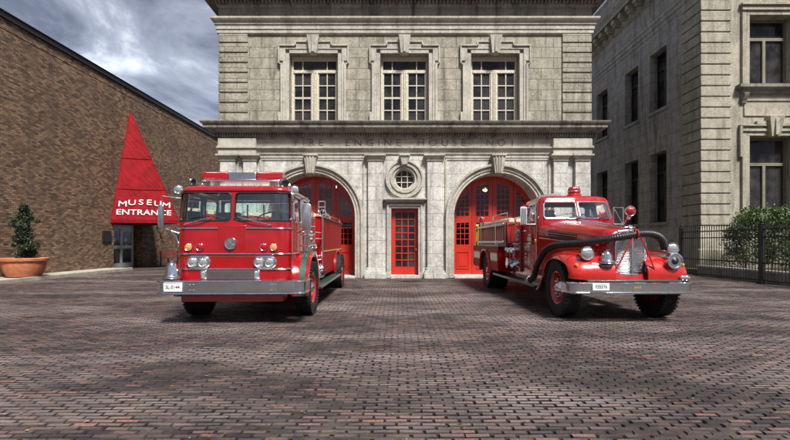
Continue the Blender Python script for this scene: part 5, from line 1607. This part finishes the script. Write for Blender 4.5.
# head lamps
lp = lamp(re_, 'headlamp', (cx-.735, .22, 1.205), (0,-1,0), .112, .24, M['chrome'], M['headlens'], .4)
m = MB(); m.tube([(cx-.735,.36,1.10),(cx-.70,.36,1.0)], .03, 8); m.build('headlamp_stalk', M['chrome'], lp)
lp = lamp(re_, 'headlamp', (cx+.765, .22, 1.285), (0,-1,0), .098, .22, M['chrome'], M['headlens'], .4)
m = MB(); m.tube([(cx+.765,.34,1.2),(cx+.74,.36,1.0)], .03, 8); m.build('headlamp_stalk', M['chrome'], lp)
# siren below the right lamp
m = MB(); m.lathe([(.06,-.30),(.11,-.26),(.12,-.12),(.10,-.06),(.13,0),(.135,.015),(.12,.02),(.105,.0)], (cx+.72,.10,1.075), (0,-1,0), 28); sr = m.build('siren', M['chrome'], re_)
m = MB(); m.lathe([(.115,.0),(.09,-.02),(.05,.01),(0,.03)], (cx+.72,.10,1.075), (0,-1,0), 28, cap=False); m.build('siren_mouth', M['black'], sr)
m = MB(); m.tube([(cx+.72,.25,1.0),(cx+.68,.30,.88)], .035, 10); m.build('siren_stalk', M['steel'], sr)
m = MB()
for q in (.86, .93): m.lathe([(.03,-.05),(.042,-.02),(.044,0),(.03,.012),(0,.016)], (cx+q,.10,.79), (0,-1,.2), 16)
m.build('small_lamps', M['chrome'], re_)
m = MB(); m.sphere((cx+1.0,.18,.78), .032, 12, 8, (1,1,1.1)); m.build('orange_marker', M['amber'], re_)
# pump fitting under the left lamp and towing eye
m = MB(); m.tube([(cx-.47,.16,.72),(cx-.45,.18,.86),(cx-.42,.2,.98)], .028, 8); m.tube([(cx-.35,.16,.72),(cx-.39,.18,.86),(cx-.42,.2,.98)], .028, 8); m.build('bell_stand', M['red2'], re_)
m = MB(); m.tube([(cx-.66,.22,1.03),(cx-.42,.17,1.0),(cx-.22,.20,1.06)], .016, 8); m.build('front_cross_bar', M['chrome'], re_)

# cab
HW2 = .875; cy0, cy1 = 2.36, 3.55
P2_, tot2, M1, Ma, Mf = rr_path(HW2, cy0, cy1, .17, cx+.035)
B2 = 1.86
def fc2(s, z, d=0):
    x, y, nx, ny = P2_(s)
    x -= nx*d; y -= ny*d
    fr = max(0, 1-(y-cy0)/.4)
    y -= .07*(1-abs(x-cx)/HW2)*fr
    if z > B2:
        t = z-B2; y += .42*t*fr; x = cx+(x-cx)*(1-.13*t-.25*max(0,t-.3)**1.2)
    return (x, y, z)
mid2 = tot2/2
w0_, w1_ = 1.925, 2.30
WL = Hole(M1+Ma-.06, mid2-.028, w0_, w1_, .055); WR = Hole(mid2+.028, tot2-M1-Ma+.06, w0_, w1_, .055)
DL = Hole(.30, M1-.10, 1.90, 2.27, .09); DR = Hole(tot2-(M1-.10), tot2-.30, 1.90, 2.27, .09)
mb = MB(); shell(mb, fc2, 0, tot2, .62, 2.335, [WL, WR, DL, DR], .04, ds=.05, nz=5); weld(mb).build('cab_body', M['red'], re_, sharp=40)
rg_ = []
for ins, z in ((0,2.33),(.015,2.36),(.04,2.388),(.08,2.412),(.15,2.435),(.26,2.452),(.45,2.465),(.75,2.47)):
    rg_.append([(cx+(q[0]-cx)*(1-ins), (q[1]-3.0)*(1-ins*1.0)+3.0, z) for q in [fc2(tot2*i/70, 2.335) for i in range(71)]])
m = MB(); m.rings(rg_, True, False, True); rf2 = m.build('cab_roof', M['red'], re_, sharp=50)
m = MB(); shell(m, lambda s, z, d=0: (s, cy1-.002+d, z), cx-HW2+.03, cx+HW2-.03, .64, 2.33, [Hole(cx-.72, cx+.72, 1.90, 2.26, .06)], .03); m.build('cab_rear_wall', M['red'], re_, flat=True)
def frame_tube2(h, mat, nm, r=.012): return frame_tube(fc2, h, -.002, r, mat, nm, re_)
for h in (WL, WR):
    g_ = MB(); hole_fill(g_, fc2, h, .022, .05, 4); weld(g_).build('windscreen', M['glass2'], re_, sharp=60); frame_tube2(h, M['chrome'], 'windscreen_frame', .014)
for h in (DL, DR):
    g_ = MB(); hole_fill(g_, fc2, h, .02, .1, 2); weld(g_).build('side_window', M['glass2'], re_, sharp=60); frame_tube2(h, M['chrome'], 'window_trim', .012)
# door seams, handle and gilt door crest
for sx_ in (-1, 1):
    xs = cx+sx_*(HW2+.002)
    m = MB()
    for y in (2.58, 3.32): m.box(xs-.004, xs+.004, y, y+.009, .75, 1.88)
    m.box(xs-.004, xs+.004, 2.58, 3.33, .745, .753); m.build('door_seam', M['redframe'], re_)
    m = MB(); m.tube([(xs,3.16,1.66),(xs+sx_*.045,3.17,1.66),(xs+sx_*.045,3.28,1.655)], .012); m.build('door_handle', M['chrome'], re_)
    m = MB(); m.lathe([(.072,0),(.072,.003),(.055,.004),(.055,.002),(0,.002)], (xs,2.93,1.47), (sx_,0,0), 24); crest = m.build('door_crest', M['gold'], re_)
    m = MB(); m.lathe([(.05,.003),(0,.004)], (xs,2.93,1.47), (sx_,0,0), 20, cap=False)
    for dz_, hw_ in ((.095,.11),(-.10,.13)): m.box(xs, xs+sx_*.003, 2.93-hw_, 2.93+hw_, 1.47+dz_-.018, 1.47+dz_+.018)
    for q in (-1, 1): m.box(xs, xs+sx_*.0032, 2.93+q*.085, 2.93+q*.14, 1.43, 1.52)
    m.build('crest_scroll', M['white'], crest)
    m = MB(); m.sphere((xs, 2.50, 1.42), .03, 12, 8, (.6,.8,1.6)); m.build('cowl_lamp', M['amber'], re_)
# wipers
for q in (-.28, .45):
    m = MB(); m.tube([(cx+q, 2.29, 1.915),(cx+q+.08, 2.30, 1.935),(cx+q+.30, 2.33, 1.955)], .008, 6); m.build('wiper', M['black'], re_)
# interior
m = MB(); m.box(cx-.75, cx+.75, 3.0, 3.40, 1.15, 1.42); m.box(cx-.75, cx+.75, 3.32, 3.46, 1.4, 1.88); m.build('seat', M['seat'], re_, bevel=.04)
m = MB(); m.box(cx-.80, cx+.80, 2.50, 2.70, 1.60, 1.84); m.build('dashboard', M['red'], re_, bevel=.03)
sw = Vector((cx+.40, 2.86, 1.92)); axn = Vector((0,-.6,.8)); u = Vector((1,0,0)); v = axn.cross(u)
m = MB(); m.tube([sw+(u*math.cos(2*PI*i/28)+v*math.sin(2*PI*i/28))*.22 for i in range(29)], .014, 6, False)
for a in (PI/2, PI*7/6, -PI/6): m.tube([sw, sw+(u*math.cos(a)+v*math.sin(a))*.215], .009, 6)
m.cyl(sw, (cx+.40,2.6,1.65), .02); m.build('steering_wheel', M['black'], re_)
m = MB(); m.lathe([(.14,0),(.15,.02),(.10,.03),(.09,.10),(.05,.14),(0,.15)], (cx-.45,3.40,1.90), (0,0,1), 20); m.tube([(cx-.45,3.40,1.88),(cx-.45,3.40,1.5)], .02); m.build('hanging_helmet', M['red2'], re_)
# running boards, cab step
for sx_ in (-1, 1):
    m = MB(); m.box(cx+sx_*.80, cx+sx_*1.12, 1.86, 5.45, .475, .505); rb_ = m.build('running_board', M['green'], re_, bevel=.006)
    m = MB(); m.box(cx+sx_*1.121, cx+sx_*1.132, 1.86, 5.45, .455, .512); m.build('board_edge', M['green'], rb_)
    m = MB(); m.box(cx+sx_*.80, cx+sx_*.83, 1.9, 5.45, .50, .66); m.build('board_valance', M['redframe'], rb_)
# beacon, siren and roof gear
bx, by = cx+.19, 2.95
m = MB(); m.lathe([(.165,0),(.165,.04),(.15,.055)], (bx,by,2.468), (0,0,1), 28); bc = m.build('beacon', M['red2'], re_)
m = MB(); m.lathe([(.135,0),(.14,.03),(.14,.12),(.11,.165),(.04,.185),(0,.187)], (bx,by,2.522), (0,0,1), 28); m.build('dome', M['redlens'], bc)
m = MB(); m.lathe([(.146,0),(.150,.012),(.146,.024)], (bx,by,2.57), (0,0,1), 28, cap=False); m.build('dome_band', M['chrome'], bc)
m = MB(); m.tube([(cx-.62,3.2,2.47),(cx-.42,3.15,2.50),(cx-.2,3.1,2.52),(cx-.08,3.08,2.52)], [.03,.04,.05,.055], 10); m.build('roof_nozzle', M['steel'], re_)
# red spot lamp on the right cowl with bracket
sl_ = lamp(re_, 'spot_lamp', (cx+.93, 1.86, 2.055), (-.12,-1,0), .105, .18, M['chrome'], M['redlens'], .5)
m = MB(); m.tube([(cx+.93,1.95,1.96),(cx+.92,2.1,1.78),(cx+.80,2.3,1.72)], .014); m.lathe([(.05,0),(.03,.05),(0,.06)], (cx+.93,1.93,1.93), (0,0,-1), 12); m.build('spot_lamp_bracket', M['chrome'], sl_)
def tframe(x0, x1, y, z0, z1, nm, panel=None):
    m = MB(); m.tube([(x0,y,z0),(x0,y,z1),(x1,y,z1),(x1,y,z0),(x0,y,z0)], .013, 6)
    m.tube([(x0,y,z1),(x1,y+.02,z0)], .010, 6); fr_ = m.build(nm, M['chrome'], re_); return fr_
tframe(cx+HW2-.02, cx+HW2+.20, 2.42, 1.80, 2.17, 'mirror_bracket')
fr_ = tframe(cx-HW2+.02, cx-HW2-.22, 2.55, 1.80, 2.17, 'mirror_bracket')
m = MB(); m.box(cx-HW2-.34, cx-HW2-.20, 2.48, 2.52, 1.78, 2.19); mr = m.build('wing_mirror', M['white'], re_, bevel=.02)
m = MB(); m.box(cx-HW2-.325, cx-HW2-.215, 2.47, 2.479, 1.80, 2.17); m.build('mirror_plate', M['steel'], mr, bevel=.012)
m = MB(); m.tube([(cx-HW2+.0,2.7,1.80),(cx-HW2-.26,2.52,2.12)], .010); m.tube([(cx-HW2+.0,2.7,2.20),(cx-HW2-.26,2.52,2.16)], .010); m.build('mirror_stay', M['chrome'], mr)

# pump panel behind the cab
for sx_ in (-1, 1):
    xs = cx+sx_*.90
    m = MB(); m.box(xs-sx_*.25, xs, 3.58, 4.62, .66, 1.84); pp = m.build('pump_panel', M['red'], re_, bevel=.02)
    for k, (y, z, r_) in enumerate(((3.78,1.66,.075),(3.98,1.66,.075),(4.18,1.66,.06),(3.80,1.46,.05),(4.0,1.46,.05),(4.2,1.46,.05))):
        m = MB(); m.lathe([(r_,0),(r_,.025),(r_*.85,.034),(r_*.82,.024),(0,.024)], (xs,y,z), (sx_,0,0), 20); g1 = m.build('gauge', M['chrome'], pp)
        m = MB(); m.lathe([(r_*.8,0),(0,.001)], (xs+sx_*.0255,y,z), (sx_,0,0), 20, cap=False); m.build('dial', M['dial'], g1)
    for k, y in enumerate((3.75, 4.05, 4.35)):
        m = MB(); m.lathe([(.05,0),(.05,.09),(.075,.10),(.075,.16),(.045,.17),(.045,.19),(0,.19)], (xs,y,1.22), (sx_,0,-.3), 18); m.build('hose_outlet', M['chrome'], re_)
        m = MB(); m.lathe([(.02,0),(.02,.12)], (xs,y,1.06), (sx_,0,0), 10); pts = [(xs+sx_*.12, y+math.cos(2*PI*i/16)*.06, 1.06+math.sin(2*PI*i/16)*.06) for i in range(17)]
        m.tube(pts, .011, 6, False); m.tube([(xs+sx_*.12,y-.06,1.06),(xs+sx_*.12,y+.06,1.06)], .009, 6); m.tube([(xs+sx_*.12,y,1.0),(xs+sx_*.12,y,1.12)], .009, 6); m.build('hand_wheel', M['red2'], re_)
    m = MB(); m.lathe([(.10,0),(.10,.10),(.135,.11),(.135,.2),(.08,.21),(.03,.22),(0,.22)], (xs,4.1,.86), (sx_,0,0), 24); m.build('suction_inlet', M['chrome'], re_)
    m = MB(); m.lathe([(.06,0),(.06,.16),(.08,.17),(.08,.22),(0,.23)], (xs,3.72,.88), (sx_*.8,0,-.5), 18); m.build('hose_outlet', M['chrome'], re_)
    for y, z0, z1 in ((3.58,.95,2.02),(4.48,.95,2.02)):
        m = MB(); m.tube([(xs,y,z0),(xs+sx_*.13,y,z0+.03),(xs+sx_*.13,y,z1-.03),(xs,y,z1)], .016); m.build('grab_pole', M['chrome'], re_)
    for z in (.78, 1.34, 1.56):
        m = MB(); m.tube([(xs+sx_*.015,3.60,z),(xs+sx_*.05,3.65,z),(xs+sx_*.05,4.4,z),(xs+sx_*.015,4.46,z)], .014); m.build('pipe_rail', M['chrome'], re_)
    m = MB()
    for i in range(8): y = 3.62+.085*i; m.box(xs+sx_*.10, xs+sx_*.12, y, y+.022, 1.42, 1.86)
    m.box(xs+sx_*.10, xs+sx_*.125, 3.58, 4.28, 1.38, 1.42); m.box(xs+sx_*.10, xs+sx_*.125, 3.58, 4.28, 1.86, 1.90); m.build('step_rack', M['red2'], re_)
# hose body
BH_ = 1.19
bd2 = body_box(re_, 'hose_body', cx, BH_, 4.62, 8.15, .60, 1.27, RX2, .62, M['redbody'])
m = MB(); m.box(cx-.98, cx+.98, 4.50, 8.1, 1.272, 1.95); m.build('hose_box', M['redframe'], re_, bevel=.015)
for sx_ in (-1, 1):
    xs = cx+sx_*BH_
    m = MB(); m.box(cx+sx_*.985, xs+sx_*.03, 4.5, 8.12, 1.275, 1.32); m.build('side_tray', M['green'], bd2)
    m = MB(); m.box(cx+sx_*.985, cx+sx_*.992, 4.55, 8.05, 1.33, 1.92); m.build('ladder_bay_lining', M['black'], bd2)
    for y0_, y1_ in ((4.66,5.55),(6.95,8.1)): m = MB(); m.box(xs+sx_*.001, xs+sx_*.004, y0_, y1_, .66, 1.22); m.build('locker_door', M['redbody'], bd2)
    for y0_, y1_ in ((4.72,5.5),(7.0,8.0)):
        m = MB(); m.box(xs+sx_*.0042, xs+sx_*.007, y0_, y1_, .89, 1.07); st_ = m.build('silver_scroll_stripe', M['white'], bd2)
        for za in (.865, 1.078): m = MB(); m.box(xs+sx_*.0071, xs+sx_*.009, y0_, y1_, za, za+.017); m.build('gold_lining', M['gold'], st_)
    m = MB(); rg_ = []
    for i in range(29):
        a = R(-4+188*i/28); rg_.append([(cx+sx_*xx, RX2+math.cos(a)*rr_, .54+math.sin(a)*rr_) for xx, rr_ in ((1.15,.66),(1.235,.655),(1.25,.635),(1.24,.612),(1.15,.605))])
    m.rings(rg_); m.build('rear_fender_bead', M['red2'], bd2, sharp=60)
    # ladder hung on edge
    lx_ = xs+sx_*.02
    m = MB()
    for z in (1.40, 1.86): m.box(lx_-.022, lx_+.022, 4.0, 7.35, z-.032, z+.032)
    ld = m.build('side_ladder', M['steel'], re_, bevel=.008)
    for i in range(14):
        y = 4.12+i*.243; m = MB(); m.cyl((lx_,y,1.43),(lx_,y,1.83),.019,n=8); m.build('rung', M['ladder'], ld)
    m = MB()
    for y in (4.7, 6.6): m.box(lx_-.03, lx_+.04, y, y+.04, 1.33, 1.92)
    m.build('ladder_clip', M['chrome'], ld)
    m = MB(); m.box(lx_-.05, lx_+.05, 7.36, 7.40, 1.30, 1.98); m.box(lx_-.04, lx_+.04, 7.30, 7.359, 1.93, 1.98); m.build('ladder_end_guard', M['yellow'], ld)
    # rails over the hose bed
    for z in (2.05, 2.20):
        m = MB(); m.tube([(cx+sx_*.95,4.55,1.95),(cx+sx_*.95,4.56,z),(cx+sx_*.95,8.0 if z < 2.1 else 6.2,z),(cx+sx_*.95,8.01 if z < 2.1 else 6.21,1.95)], .016); m.build('bed_rail', M['chrome'], re_)
m = MB()
for k in range(9):
    x = cx-.8+.2*k; m.tube([(x,4.65,1.98),(x,6.2,2.0),(x,7.9,1.98)], .085, 8)
m.build('stowed_hose', M['hosewhite'], re_)
# booster reel and rear lamp
m = MB(); m.lathe([(.26,-.3),(.26,-.28),(.14,-.27),(.14,.27),(.26,.28),(.26,.3)], (cx-.2,4.1,2.02), (1,0,0), 28); rl = m.build('booster_reel', M['red2'], re_)
m = MB()
for k in range(9):
    x = cx-.2-.24+.06*k; m.tube([(x, 4.1+math.cos(2*PI*i/24)*.19, 2.02+math.sin(2*PI*i/24)*.19) for i in range(25)], .032, 6, False)
m.build('reel_hose', M['hose'], rl)
m = MB(); m.lathe([(.09,0),(.10,.04),(.10,.14),(.06,.2),(0,.22)], (cx-1.0,7.6,2.06), (0,0,1), 20); rlamp = m.build('rear_beacon', M['redlens'], re_)
m = MB(); m.cyl((cx-1.0,7.6,1.9),(cx-1.0,7.6,2.06),.03); m.lathe([(.105,0),(.11,.02),(.105,.04)], (cx-1.0,7.6,2.19), (0,0,1), 20, cap=False); m.build('beacon_mount', M['chrome'], rlamp)

# suction hose: lies over fender and nose (rests on the engine: a thing of its own)
hp = [(-1.03,2.25,.575),(-1.02,2.0,.66),(-1.03,1.75,.93),(-.99,1.45,1.20),(-.92,1.20,1.315),(-.81,.92,1.355),(-.62,.62,1.375),(-.43,.34,1.42),(-.20,.17,1.475),(.03,.14,1.515),(.25,.14,1.545),(.45,.17,1.53),(.60,.22,1.47),(.70,.28,1.37),(.73,.33,1.27)]
hpw = [tuple(re_world(p)) for p in hp]
sh_ = thing('suction_hose', 'thick black ribbed suction hose draped over the fender and nose of the older fire engine', 'hose', hpw[0])
sp = smooth_path(hpw, 24); rad = []; 
pts = []; acc = 0
for i, p in enumerate(sp):
    if i: acc += (Vector(p)-Vector(sp[i-1])).length
    pts.append(p); rad.append(.062+.0065*math.sin(acc*2*PI/.036))
m = MB(); m.tube(pts, rad, 18); m.build('hose_body', M['hose'], sh_, sharp=80)
for i0, i1 in ((0, 6), (len(sp)-7, len(sp)-1)):
    m = MB(); m.tube([sp[i0], sp[i1]], .078, None or 18); m.build('coupling', M['steel'], sh_, bevel=.006)
for q in (-.42, .44):
    m = MB(); a_ = re_world((gcx+.02,.11,1.62)); b_ = re_world((gcx+q,.19,.73))
    m.tube([a_, re_world((gcx+q*.5,.10,1.18)), b_], .014, 8); m.build('strap', M['red2'], sh_)
m = MB(); c_ = re_world((gcx+.02,.14,1.535)); pts = []
for i in range(21):
    a = 2*PI*i/20; pts.append(Vector(c_)+Vector((0, math.cos(a)*.082, math.sin(a)*.082)))
m.tube(pts, .014, 6, False); m.build('strap_loop', M['red2'], sh_)
# bell on the older engine
bb = re_world((cx-.42, .18, .985))
bell_obj('fire_bell', 'polished silver bell between the left headlamp and grille of the older fire engine', bb, .128, .20)
